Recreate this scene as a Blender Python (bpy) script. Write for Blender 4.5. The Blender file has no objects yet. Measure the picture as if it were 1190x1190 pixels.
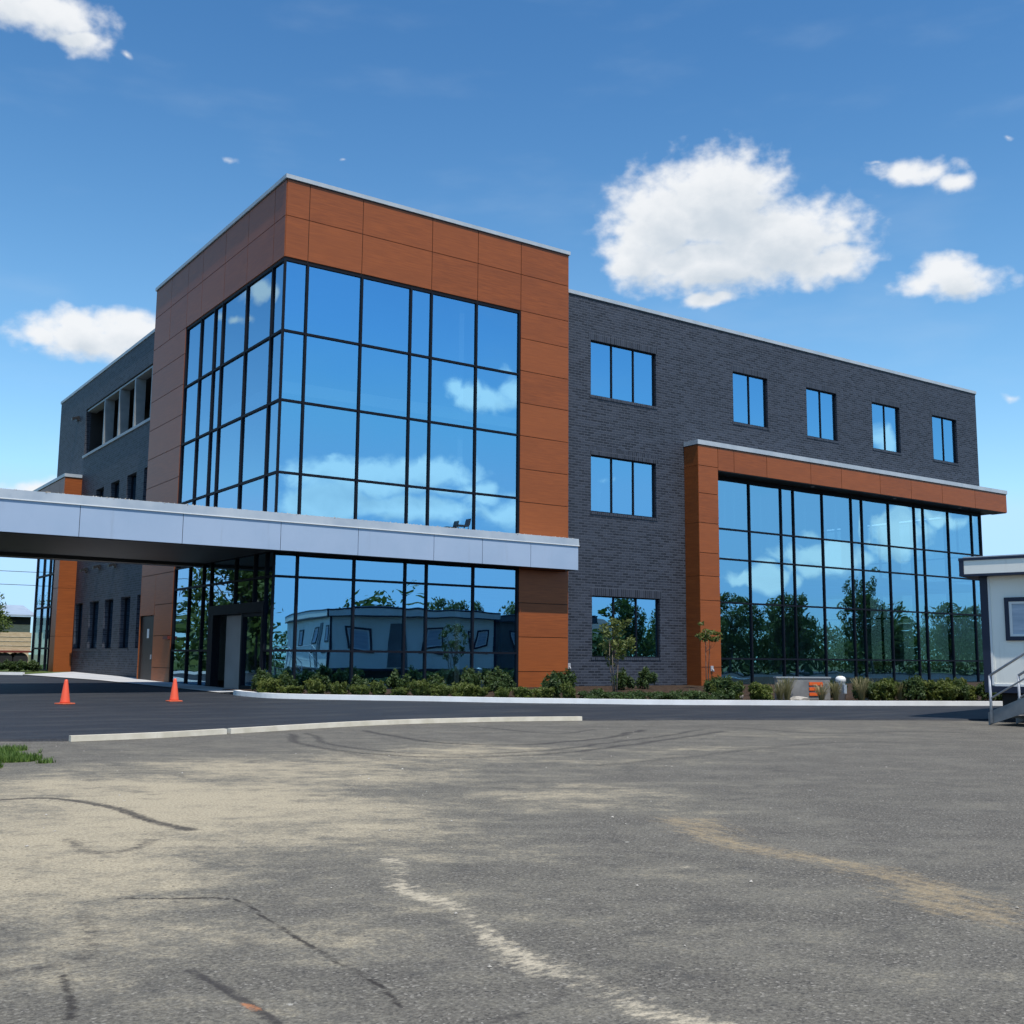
import bpy, bmesh, math, random
import numpy as np
from mathutils import Vector, Matrix
random.seed(7); RNG = np.random.default_rng(7)
S = bpy.context.scene; COL = S.collection
R = math.radians

# ------------------------------------------------------------------ helpers
def hgt(y):
    if y < -12.3: return 0.0
    if y < 0: return 0.0165*(y+12.3)
    return min(0.203+0.0085*y, 0.42)

def tag(o, label=None, cat=None, group=None, kind=None):
    if label: o['label'] = label
    if cat: o['category'] = cat
    if group: o['group'] = group
    if kind: o['kind'] = kind
    return o
def empty(name, loc, label, cat, group=None, rz=0):
    o = bpy.data.objects.new(name, None); COL.objects.link(o)
    o.location = loc; o.rotation_euler = (0, 0, rz); o.empty_display_size = .2
    return tag(o, label, cat, group)
def copy_tree(o, parent=None):
    c = o.copy(); COL.objects.link(c)
    if parent: c.parent = parent
    for ch in list(o.children): copy_tree(ch, c)
    return c
class MB:
    def __init__(s): s.v = []; s.f = []; s.m = []; s.sm = []
    def face(s, pts, m=0, sm=False):
        i = len(s.v); s.v += [tuple(p) for p in pts]; s.f.append(tuple(range(i, i+len(pts)))); s.m.append(m); s.sm.append(sm)
    def box(s, a, b, m=0, rz=0, c=None):
        (x0,y0,z0),(x1,y1,z1) = a, b
        P = [(x0,y0,z0),(x1,y0,z0),(x1,y1,z0),(x0,y1,z0),(x0,y0,z1),(x1,y0,z1),(x1,y1,z1),(x0,y1,z1)]
        s.hexa(P, m)
    def hexa(s, P, m=0):
        i = len(s.v); s.v += [tuple(p) for p in P]
        for q in ((0,3,2,1),(4,5,6,7),(0,1,5,4),(1,2,6,5),(2,3,7,6),(3,0,4,7)):
            s.f.append(tuple(i+k for k in q)); s.m.append(m); s.sm.append(False)
    def pbox(s, pl, u0, u1, v0, v1, w0, w1, m=0):
        p = pl
        P = [p(u0,v0,w1),p(u1,v0,w1),p(u1,v0,w0),p(u0,v0,w0),p(u0,v1,w1),p(u1,v1,w1),p(u1,v1,w0),p(u0,v1,w0)]
        s.hexa(P, m)
    def tube(s, pts, r, n=8, m=0, cap=True, sm=True):
        pts = [Vector(p) for p in pts]; rs = r if isinstance(r,(list,tuple)) else [r]*len(pts)
        rings = []
        for k, p in enumerate(pts):
            d = (pts[min(k+1,len(pts)-1)]-pts[max(k-1,0)]).normalized()
            a = d.cross(Vector((0,0,1)) if abs(d.z) < .95 else Vector((1,0,0))).normalized(); b = d.cross(a)
            i = len(s.v)
            s.v += [tuple(p+(a*math.cos(t)+b*math.sin(t))*rs[k]) for t in [2*math.pi*j/n for j in range(n)]]
            rings.append(i)
        for k in range(len(rings)-1):
            for j in range(n):
                s.f.append((rings[k]+j, rings[k]+(j+1)%n, rings[k+1]+(j+1)%n, rings[k+1]+j)); s.m.append(m); s.sm.append(sm)
        if cap:
            s.f.append(tuple(rings[0]+j for j in reversed(range(n)))); s.m.append(m); s.sm.append(False)
            s.f.append(tuple(rings[-1]+j for j in range(n))); s.m.append(m); s.sm.append(False)
    def lathe(s, c, prof, n=16, m=0, sm=True):
        rings = []
        for (r, z) in prof:
            i = len(s.v); s.v += [(c[0]+r*math.cos(2*math.pi*j/n), c[1]+r*math.sin(2*math.pi*j/n), c[2]+z) for j in range(n)]; rings.append(i)
        for k in range(len(rings)-1):
            for j in range(n):
                s.f.append((rings[k]+j, rings[k]+(j+1)%n, rings[k+1]+(j+1)%n, rings[k+1]+j)); s.m.append(m); s.sm.append(sm)
        s.f.append(tuple(rings[0]+j for j in reversed(range(n)))); s.m.append(m); s.sm.append(False)
        s.f.append(tuple(rings[-1]+j for j in range(n))); s.m.append(m); s.sm.append(False)
    def build(s, name, mats, parent=None, bevel=0):
        me = bpy.data.meshes.new(name); me.from_pydata(s.v, [], s.f)
        mats = mats if isinstance(mats,(list,tuple)) else [mats]
        for mt in mats: me.materials.append(mt)
        me.polygons.foreach_set('material_index', s.m); me.polygons.foreach_set('use_smooth', s.sm)
        me.update()
        o = bpy.data.objects.new(name, me); COL.objects.link(o)
        if parent:
            o.parent = parent
        if bevel:
            b = o.modifiers.new('bevel', 'BEVEL'); b.width = bevel; b.segments = 2; b.limit_method = 'ANGLE'
        return o
def plane(O, U, N):
    O, U, N = Vector(O), Vector(U), Vector(N)
    return lambda u, v, w=0: O+U*u+Vector((0,0,v))+N*w
def np_mesh(name, V, F, mats, mi=None, smooth=False):
    me = bpy.data.meshes.new(name); me.vertices.add(len(V)); me.vertices.foreach_set('co', np.asarray(V,np.float32).ravel())
    k = F.shape[1]; me.loops.add(F.size); me.loops.foreach_set('vertex_index', F.astype(np.int32).ravel())
    me.polygons.add(len(F)); me.polygons.foreach_set('loop_start', np.arange(0, F.size, k, dtype=np.int32))
    me.polygons.foreach_set('loop_total', np.full(len(F), k, np.int32))
    for m in (mats if isinstance(mats,(list,tuple)) else [mats]): me.materials.append(m)
    if mi is not None: me.polygons.foreach_set('material_index', np.asarray(mi,np.int32))
    me.polygons.foreach_set('use_smooth', np.full(len(F), smooth))
    me.update(calc_edges=True); me.validate()
    return me

# ------------------------------------------------------------------ materials
def mat(name, col=(.5,.5,.5), rough=.6, spec=.5, metal=0):
    m = bpy.data.materials.new(name); m.use_nodes = True
    b = m.node_tree.nodes['Principled BSDF']
    b.inputs['Base Color'].default_value = (*col, 1); b.inputs['Roughness'].default_value = rough
    b.inputs['Specular IOR Level'].default_value = spec; b.inputs['Metallic'].default_value = metal
    return m
class NT:
    def __init__(s, nt): s.nt = nt; s.n = nt.nodes; s.l = nt.links
    def add(s, t, **kw):
        n = s.n.new(t)
        for k, v in kw.items(): setattr(n, k, v)
        return n
    def set(s, sock, v):
        if hasattr(v, 'is_output'): s.l.new(v, sock)
        elif isinstance(v, (tuple, list)) and len(v) == 3 and sock.type == 'RGBA': sock.default_value = (*v, 1)
        else: sock.default_value = v
    def math(s, op, a, b=0, c=0, clamp=False):
        n = s.add('ShaderNodeMath', operation=op); n.use_clamp = clamp
        s.set(n.inputs[0], a); s.set(n.inputs[1], b)
        if op in ('MULTIPLY_ADD',): s.set(n.inputs[2], c)
        return n.outputs[0]
    def mix(s, f, a, b, blend='MIX'):
        n = s.add('ShaderNodeMix', data_type='RGBA', blend_type=blend)
        s.set(n.inputs[0], f); s.set(n.inputs[6], a); s.set(n.inputs[7], b); return n.outputs[2]
    def noise(s, vec, scale, detail=4, rough=.55, w=None):
        n = s.add('ShaderNodeTexNoise'); n.inputs['Scale'].default_value = scale
        n.inputs['Detail'].default_value = detail; n.inputs['Roughness'].default_value = rough
        if vec is not None: s.l.new(vec, n.inputs['Vector'])
        return n.outputs['Fac']
    def ramp(s, f, lo, hi):
        n = s.add('ShaderNodeMapRange'); n.interpolation_type = 'SMOOTHSTEP'
        s.set(n.inputs[0], f); s.set(n.inputs[1], lo); s.set(n.inputs[2], hi); return n.outputs[0]
    def bump(s, h, strength, dist):
        n = s.add('ShaderNodeBump'); n.inputs['Strength'].default_value = strength; n.inputs['Distance'].default_value = dist
        s.l.new(h, n.inputs['Height']); return n.outputs['Normal']
    def mapping(s, vec, scale=(1,1,1), rot=(0,0,0)):
        n = s.add('ShaderNodeMapping'); n.inputs['Scale'].default_value = scale; n.inputs['Rotation'].default_value = rot
        s.l.new(vec, n.inputs['Vector']); return n.outputs[0]
def nmat(name, rough=.6, spec=.5):
    m = mat(name, rough=rough, spec=spec); t = NT(m.node_tree)
    b = m.node_tree.nodes['Principled BSDF']
    pos = t.add('ShaderNodeNewGeometry')
    return m, t, b, pos
def noisy(name, c0, c1, scale, rough=.6, spec=.5, bump=0, stretch=(1,1,1), obj=True, detail=5):
    m, t, b, pos = nmat(name, rough, spec)
    if obj:
        tc = t.add('ShaderNodeTexCoord'); vec = tc.outputs['Object']
    else: vec = pos.outputs['Position']
    vec = t.mapping(vec, stretch)
    f = t.ramp(t.noise(vec, scale, detail), .3, .7)
    t.set(b.inputs['Base Color'], t.mix(f, c0, c1))
    if bump: t.set(b.inputs['Normal'], t.bump(t.noise(vec, scale*4, 6), .5, bump))
    return m

def wallcoord(t, pos):
    """(along-wall, height) from world position, whichever way the wall faces."""
    sp = t.add('ShaderNodeSeparateXYZ'); t.l.new(pos.outputs['Position'], sp.inputs[0])
    sn = t.add('ShaderNodeSeparateXYZ'); t.l.new(pos.outputs['True Normal'], sn.inputs[0])
    k = t.math('GREATER_THAN', t.math('ABSOLUTE', sn.outputs[0]), .7)
    u = t.math('ADD', t.math('MULTIPLY', sp.outputs[1], k), t.math('MULTIPLY', sp.outputs[0], t.math('SUBTRACT', 1, k)))
    cb = t.add('ShaderNodeCombineXYZ'); t.l.new(u, cb.inputs[0]); t.l.new(sp.outputs[2], cb.inputs[1])
    return u, sp.outputs[2], cb.outputs[0]
def brick_mat(name, soldier=False):
    m, t, b, pos = nmat(name, .62, .45)
    u, z, uv = wallcoord(t, pos)
    br = t.add('ShaderNodeTexBrick')
    if soldier: uv = t.mapping(uv, (1,1,1), (0,0,R(90))); br.offset = 0
    t.l.new(uv, br.inputs['Vector'])
    br.inputs['Scale'].default_value = 1
    br.inputs['Brick Width'].default_value = .30; br.inputs['Row Height'].default_value = .098
    br.inputs['Mortar Size'].default_value = .013; br.inputs['Mortar Smooth'].default_value = .2
    br.inputs['Color1'].default_value = (.008,.011,.019,1); br.inputs['Color2'].default_value = (.040,.048,.068,1)
    br.inputs['Mortar'].default_value = (.062,.071,.090,1); br.inputs['Bias'].default_value = -.1
    if soldier: br.inputs['Row Height'].default_value = .098; br.inputs['Brick Width'].default_value = .30
    big = t.noise(pos.outputs['Position'], .5, 4)
    mid = t.noise(t.mapping(pos.outputs['Position'], (1,1,3)), 2.2, 3)
    c = t.mix(t.math('MULTIPLY', t.ramp(big, .3, .75), .18), br.outputs['Color'], (.030,.034,.045))
    c = t.mix(t.math('MULTIPLY', t.ramp(mid, .35, .75), .4), c, t.mix(.3, c, (.055,.062,.080)))
    t.set(b.inputs['Base Color'], c)
    h = t.math('SUBTRACT', t.math('MULTIPLY', t.noise(pos.outputs['Position'], 40, 3), .3), br.outputs['Fac'])
    t.set(b.inputs['Normal'], t.bump(h, .55, .008))
    t.set(b.inputs['Roughness'], t.math('ADD', t.math('MULTIPLY', t.noise(uv, 6, 2), .25), .5))
    return m
def clad_mat(name):
    m, t, b, pos = nmat(name, .44, .34)
    u, z, uv = wallcoord(t, pos)
    g = t.noise(t.mapping(uv, (.9, 14, 1)), 1.6, 6, .6)
    g2 = t.noise(t.mapping(uv, (.35, 2.2, 1)), 1.1, 4)
    c = t.mix(t.ramp(g, .3, .72), (.215,.055,.0125), (.325,.084,.018))
    c = t.mix(t.math('MULTIPLY', t.ramp(g2, .35, .7), .5), c, (.205,.054,.013))
    # each panel its own slight tone
    oi = t.add('ShaderNodeAttribute'); oi.attribute_name = 'tone'
    c = t.mix(t.math('MULTIPLY', oi.outputs['Fac'], .45), c, (.335,.092,.022))
    t.set(b.inputs['Base Color'], c)
    t.set(b.inputs['Normal'], t.bump(g, .12, .004))
    return m
def glass_mat(name, tint=(.27,.60,.86), mixf=.71, trans=(.62,.78,.78), bump=.0):
    m = bpy.data.materials.new(name); m.use_nodes = True; t = NT(m.node_tree); t.n.clear()
    out = t.add('ShaderNodeOutputMaterial')
    gl = t.add('ShaderNodeBsdfGlossy'); gl.inputs['Color'].default_value = (*tint,1); gl.inputs['Roughness'].default_value = .0
    tr = t.add('ShaderNodeBsdfTransparent'); tr.inputs['Color'].default_value = (*trans,1)
    lw = t.add('ShaderNodeLayerWeight'); lw.inputs['Blend'].default_value = .25
    gl2 = t.mix(t.math('MULTIPLY', lw.outputs['Fresnel'], .25, clamp=True), tint, (.8,.88,.95)); t.set(gl.inputs['Color'], gl2)
    mx = t.add('ShaderNodeMixShader'); mx.inputs[0].default_value = mixf
    t.l.new(tr.outputs[0], mx.inputs[1]); t.l.new(gl.outputs[0], mx.inputs[2]); t.l.new(mx.outputs[0], out.inputs[0])
    if bump:
        g = t.add('ShaderNodeNewGeometry')
        t.set(gl.inputs['Normal'], t.bump(t.noise(g.outputs['Position'], .9, 1), 1, bump))
    return m
def leaf_mat(name, c0, c1, c2):
    m = bpy.data.materials.new(name); m.use_nodes = True; t = NT(m.node_tree); t.n.clear()
    out = t.add('ShaderNodeOutputMaterial'); at = t.add('ShaderNodeAttribute'); at.attribute_name = 'tone'
    g = t.add('ShaderNodeNewGeometry')
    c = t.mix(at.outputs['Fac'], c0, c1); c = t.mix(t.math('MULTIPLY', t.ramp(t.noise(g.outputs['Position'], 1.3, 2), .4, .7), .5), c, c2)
    b = t.add('ShaderNodeBsdfPrincipled'); t.set(b.inputs['Base Color'], c); b.inputs['Roughness'].default_value = .55; b.inputs['Specular IOR Level'].default_value = .3
    tl = t.add('ShaderNodeBsdfTranslucent'); t.set(tl.inputs['Color'], t.mix(.4, c, (.14,.2,.03)))
    mx = t.add('ShaderNodeMixShader'); mx.inputs[0].default_value = .3
    t.l.new(b.outputs[0], mx.inputs[1]); t.l.new(tl.outputs[0], mx.inputs[2]); t.l.new(mx.outputs[0], out.inputs[0])
    return m

M = {}
M['brick'] = brick_mat('dark_brick'); M['soldier'] = brick_mat('dark_brick_soldier', True)
M['clad'] = clad_mat('orange_panel')
M['joint'] = mat('dark_joint', (.025,.014,.010), .8)
M['cap'] = noisy('pale_metal_cap', (.36,.40,.43), (.45,.48,.50), 1.5, .45)
M['mull'] = mat('dark_frame', (.006,.008,.014), .6, .15)
M['glass'] = glass_mat('reflective_glass')
M['glass2'] = glass_mat('clearer_glass', (.27,.57,.76), .72, (.62,.80,.78))
M['fascia'] = noisy('silver_fascia', (.33,.42,.54), (.37,.455,.575), .7, .42, .5)
def streaks(m, scale=5, k=.35, col=(.20,.22,.24)):
    t = NT(m.node_tree); b = m.node_tree.nodes['Principled BSDF']; g = t.add('ShaderNodeNewGeometry')
    src = b.inputs['Base Color'].links[0].from_socket
    f = t.ramp(t.noise(t.mapping(g.outputs['Position'], (1,1,.09)), scale, 6, .7), .52, .78)
    f2 = t.ramp(t.noise(g.outputs['Position'], .9, 3), .3, .7)
    t.set(b.inputs['Base Color'], t.mix(t.math('MULTIPLY', t.math('MULTIPLY', f, f2), k), src, col))
streaks(M['fascia']); streaks(M['cap'], 7, .4)
M['fband'] = noisy('silver_edge', (.30,.35,.40), (.40,.44,.47), 1.1, .5)
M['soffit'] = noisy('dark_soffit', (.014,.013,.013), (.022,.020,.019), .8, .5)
M['interior'] = noisy('interior_paint', (.30,.31,.31), (.40,.40,.39), .6, .8)
M['ceil'] = mat('ceiling_white', (.6,.6,.6), .9)
M['dark'] = mat('dark_void', (.012,.012,.014), .8)
M['fin'] = noisy('light_grey_fin', (.19,.215,.225), (.24,.265,.275), 2, .5)
M['sill'] = mat('sill_grey', (.30,.33,.35), .5)
M['black'] = mat('black_plastic', (.012,.012,.013), .45)
M['white'] = mat('white_paint', (.75,.75,.72), .5)
M['beige'] = noisy('door_board', (.40,.35,.34), (.46,.41,.40), 1.2, .6)
M['maroon'] = mat('maroon_metal', (.12,.02,.015), .5)
M['steel'] = noisy('galvanised_pipe', (.32,.33,.35), (.45,.46,.48), 9, .4, .6)
M['cone'] = mat('orange_vinyl', (.80,.095,.035), .5)
M['conebase'] = mat('cone_base', (.62,.12,.05), .6)
M['pipe'] = noisy('cream_pipe', (.60,.53,.40), (.76,.68,.54), 3, .7)
M['kerb'] = noisy('pale_concrete', (.74,.74,.72), (.86,.86,.84), 1.5, .8, .3, .004, obj=False)
M['walk'] = noisy('walk_concrete', (.40,.41,.42), (.52,.52,.51), 1.1, .85, .3, .004, obj=False)
M['mulch'] = noisy('mulch', (.025,.016,.011), (.07,.046,.03), 7, .95, .1, .05, obj=False)
M['lawn'] = noisy('lawn', (.05,.085,.02), (.10,.12,.035), 1.6, .95, .1, .03, obj=False)
M['field'] = noisy('field', (.07,.095,.03), (.14,.13,.07), .15, .95, .1, .05, obj=False)
M['trailer'] = noisy('off_white_siding', (.86,.83,.73), (.90,.87,.78), .8, .55)
streaks(M['trailer'], 6, .45, (.45,.41,.33))
M['navy'] = mat('navy_trim', (.006,.012,.035), .5)
M['blind'] = noisy('window_blind', (.35,.42,.5), (.5,.56,.62), 1, .6, stretch=(1,1,12))
M['greytrl'] = noisy('grey_siding', (.10,.12,.13), (.15,.17,.18), 1, .6)
M['wood'] = noisy('weathered_boards', (.20,.18,.16), (.30,.27,.24), 4, .8, stretch=(1,8,1))
M['tan'] = noisy('tan_lumber', (.46,.34,.20), (.60,.47,.31), 2.5, .8, stretch=(1,1,6))
M['bluemetal'] = noisy('blue_grey_metal', (.30,.36,.43), (.38,.44,.5), 1, .45)
M['rubber'] = mat('tyre_rubber', (.012,.012,.012), .8)
M['red'] = mat('dull_red', (.16,.03,.02), .6)
M['stone'] = noisy('pale_stone', (.34,.31,.26), (.5,.46,.40), 5, .9, .3, .03)
M['signgrey'] = noisy('sign_grey', (.17,.17,.17), (.25,.25,.24), 3, .6)
M['orange'] = mat('sign_orange', (.75,.12,.02), .5)
M['bark'] = noisy('bark', (.13,.10,.075), (.24,.19,.15), 12, .9, .2, .01, (1,1,.2))
M['leafA'] = leaf_mat('juniper_leaf', (.055,.085,.015), (.155,.175,.035), (.05,.085,.02))
M['leafB'] = leaf_mat('dark_shrub_leaf', (.024,.050,.014), (.075,.115,.032), (.03,.055,.018))
M['leafC'] = leaf_mat('tree_leaf', (.055,.09,.020), (.15,.19,.045), (.07,.105,.025))
M['leafD'] = leaf_mat('young_tree_leaf', (.06,.09,.02), (.17,.185,.05), (.09,.12,.03))
M['straw'] = leaf_mat('straw_blade', (.20,.17,.08), (.38,.32,.19), (.16,.17,.06))
M['grassblade'] = leaf_mat('grass_blade', (.055,.115,.018), (.14,.215,.04), (.08,.14,.025))
M['roofdark'] = noisy('shingle_roof', (.10,.095,.09), (.17,.155,.145), 2, .9)
M['gravel'] = noisy('gravel', (.30,.25,.19), (.5,.44,.36), 8, .95)

# old parking lot: sealed grey asphalt with dust, stains and tyre marks carried as attributes
def lot_mat():
    m, t, b, pos = nmat('old_asphalt', .9, .25)
    P = pos.outputs['Position']
    def att(n):
        a = t.add('ShaderNodeAttribute'); a.attribute_name = n; return a.outputs['Fac']
    fine = t.noise(P, 46, 4, .75); mid = t.noise(P, 5, 7, .68)
    Q = t.mapping(t.mapping(P, (1,1,1), (0,0,R(35))), (.75,1.2,1))          # drawn out the way the lot is driven and swept
    st = t.noise(Q, 1.5, 8, .70); st2 = t.noise(Q, .55, 5, .6)
    agg = t.add('ShaderNodeTexVoronoi'); agg.inputs['Scale'].default_value = 85; t.l.new(P, agg.inputs['Vector'])
    sep = t.add('ShaderNodeSeparateColor'); t.l.new(agg.outputs['Color'], sep.inputs[0])
    c = t.mix(t.ramp(fine, .3, .72), (.064,.057,.047), (.176,.161,.132))
    c = t.mix(t.math('MULTIPLY', t.ramp(st, .42, .62), .40), c, (.172,.158,.130))
    c = t.mix(t.math('MULTIPLY', t.ramp(sep.outputs[0], .90, .99), .6), c, (.36,.33,.28))
    c = t.mix(t.math('MULTIPLY', t.ramp(sep.outputs[1], .82, .95), .65), c, (.040,.038,.035))
    nz = t.math('ADD', t.math('MULTIPLY', t.math('SUBTRACT', st, .5), 2.6), t.math('ADD', t.math('MULTIPLY', t.math('SUBTRACT', mid, .5), 1.2), t.math('MULTIPLY', t.math('SUBTRACT', st2, .5), 1.4)))
    grit = t.math('MULTIPLY', t.math('SUBTRACT', t.noise(P, 19, 5, .8), .5), 1.5)
    nz = t.math('ADD', nz, grit)
    d1 = t.ramp(t.math('ADD', t.math('MULTIPLY', att('dust'), 1.2), nz), -.10, .85)
    d2 = t.ramp(t.math('ADD', t.math('MULTIPLY', att('dust'), 1.35), nz), .48, 1.55)
    c = t.mix(t.math('MULTIPLY', d1, .72), c, t.mix(t.ramp(fine, .3, .72), (.105,.096,.075), (.255,.231,.178)))
    c = t.mix(t.math('MULTIPLY', d2, .9), c, t.mix(t.ramp(fine, .25, .72), (.245,.202,.132), (.53,.45,.31)))
    c = t.mix(t.math('MULTIPLY', t.ramp(t.noise(t.mapping(Q, (1.6,1,1)), 2.3, 6, .65), .54, .70), .5), c, (.064,.060,.054))
    pg = t.add('ShaderNodeTexVoronoi'); pg.inputs['Scale'].default_value = 26; t.l.new(P, pg.inputs['Vector'])
    gm = t.math('MULTIPLY', t.math('LESS_THAN', pg.outputs['Distance'], t.math('MULTIPLY', t.math('SUBTRACT', mid, .46), 1.5)), .7)
    c = t.mix(gm, c, (.085,.078,.066))
    def over(c, name, col, nz, lo=.3, hi=.8, k=1, amp=.9):
        f = t.ramp(t.math('ADD', att(name), t.math('MULTIPLY', t.math('SUBTRACT', nz, .5), amp)), lo, hi)
        f = t.math('MULTIPLY', f, t.ramp(att(name), .0, .12))
        return t.mix(t.math('MULTIPLY', f, k), c, col)
    n2 = t.noise(P, 16, 5, .75); n3 = t.noise(t.mapping(P, (.9,1.5,1)), 13, 6, .75)
    Q2 = t.mapping(t.mapping(P, (1,1,1), (0,0,R(-80))), (1,4,1)); n4 = t.noise(Q2, 3.2, 7, .7)
    c = over(c, 'dark', (.042,.037,.034), n2, .28, .95, .85, 1.6)
    c = over(c, 'rust', (.37,.28,.16), t.math('MULTIPLY', t.math('ADD', n4, n3), .5), .42, 1.5, .75, 4.0)
    c = over(c, 'pale', (.50,.43,.31), n3, .48, 1.35, .9, 3.4)
    c = over(c, 'crack', (.032,.027,.023), n2, .32, .8, .88, 1.6)
    c = over(c, 'paint', (.55,.22,.09), n2, .4, .9, .7, 1.6)
    sp = t.add('ShaderNodeTexVoronoi'); sp.inputs['Scale'].default_value = 2.4; t.l.new(P, sp.inputs['Vector'])
    spot = t.math('MULTIPLY', t.math('LESS_THAN', sp.outputs['Distance'], t.math('MULTIPLY', t.math('SUBTRACT', n2, .38), .22)), .8)
    c = t.mix(spot, c, (.44,.41,.35))
    t.set(b.inputs['Base Color'], c)
    h = t.math('ADD', t.math('MULTIPLY', fine, .6), t.math('ADD', t.math('MULTIPLY', agg.outputs['Distance'], .5), mid))
    t.set(b.inputs['Normal'], t.bump(h, .7, .012))
    return m
def drive_mat():
    m, t, b, pos = nmat('new_asphalt', .72, .35)
    P = pos.outputs['Position']
    fine = t.noise(P, 30, 4, .7); big = t.noise(t.mapping(P, (.5,2,1), (0,0,R(-30))), .9, 4)
    c = t.mix(t.ramp(fine, .3, .7), (.010,.012,.016), (.030,.033,.040))
    c = t.mix(t.math('MULTIPLY', t.ramp(big, .42, .72), .6), c, (.050,.050,.050))
    d2 = t.noise(t.mapping(t.mapping(P, (1,1,1), (0,0,R(28))), (.25,2.5,1)), 1.2, 6, .65)
    c = t.mix(t.math('MULTIPLY', t.ramp(d2, .55, .75), .5), c, (.062,.060,.056))
    t.set(b.inputs['Base Color'], c); t.set(b.inputs['Normal'], t.bump(fine, .6, .01)); return m
M['lot'] = lot_mat(); M['drive'] = drive_mat()

# ------------------------------------------------------------------ ground
EDGE = [(-90,-9.5),(-30,-11.6),(-14,-12.2),(-9.4,-12.45),(-8.5,-12.85),(-7.2,-12.78),(-5.87,-12.42),(-4.6,-12.05),(-3.35,-11.72),(-2.3,-11.55),(-1.37,-11.52),(.3,-11.68),(1.96,-12.08),(4.24,-13),(6,-13.9),(7.8,-14.8),(10.2,-16.2),(16,-19.2),(40,-32),(90,-60)]
KERB = [(-1.35,-.78),(-1.38,-1.4),(-1.12,-2.6),(-.45,-3.35),(.46,-4.0),(2.4,-5.25),(4.1,-6.5),(5.8,-7.45),(7.6,-8.5),(9.7,-9.35),(13.2,-10.7),(17.3,-12.1),(24,-14.6),(45,-22)]
def ip(poly, x): return float(np.interp(x, [p[0] for p in poly], [p[1] for p in poly]))
def grid_obj(name, xs, ys, zf, m, kind='structure', yf=None):
    V = []; nx, ny = len(xs), len(ys)
    for j in range(ny):
        for i in range(nx):
            x = xs[i]; y = ys[j] if yf is None else yf(x, j)
            V.append((x, y, zf(x, y)))
    idx = np.arange(nx*ny).reshape(ny, nx)
    F = np.stack([idx[:-1,:-1].ravel(), idx[:-1,1:].ravel(), idx[1:,1:].ravel(), idx[1:,:-1].ravel()], 1)
    o = bpy.data.objects.new(name, np_mesh(name, V, F, m, smooth=True)); COL.objects.link(o); o['kind'] = kind; return o
gx = [-2500,-800,-300,-120,-60,-30,0,30,60,120,300,800,2500]; gy = [-2500,-800,-300,-120,-60,-30,-12.3,0,10,25.5,40,70,120,300,800,2500]
grid_obj('ground', gx, gy, lambda x,y: hgt(y)-.05, M['field'])

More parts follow.
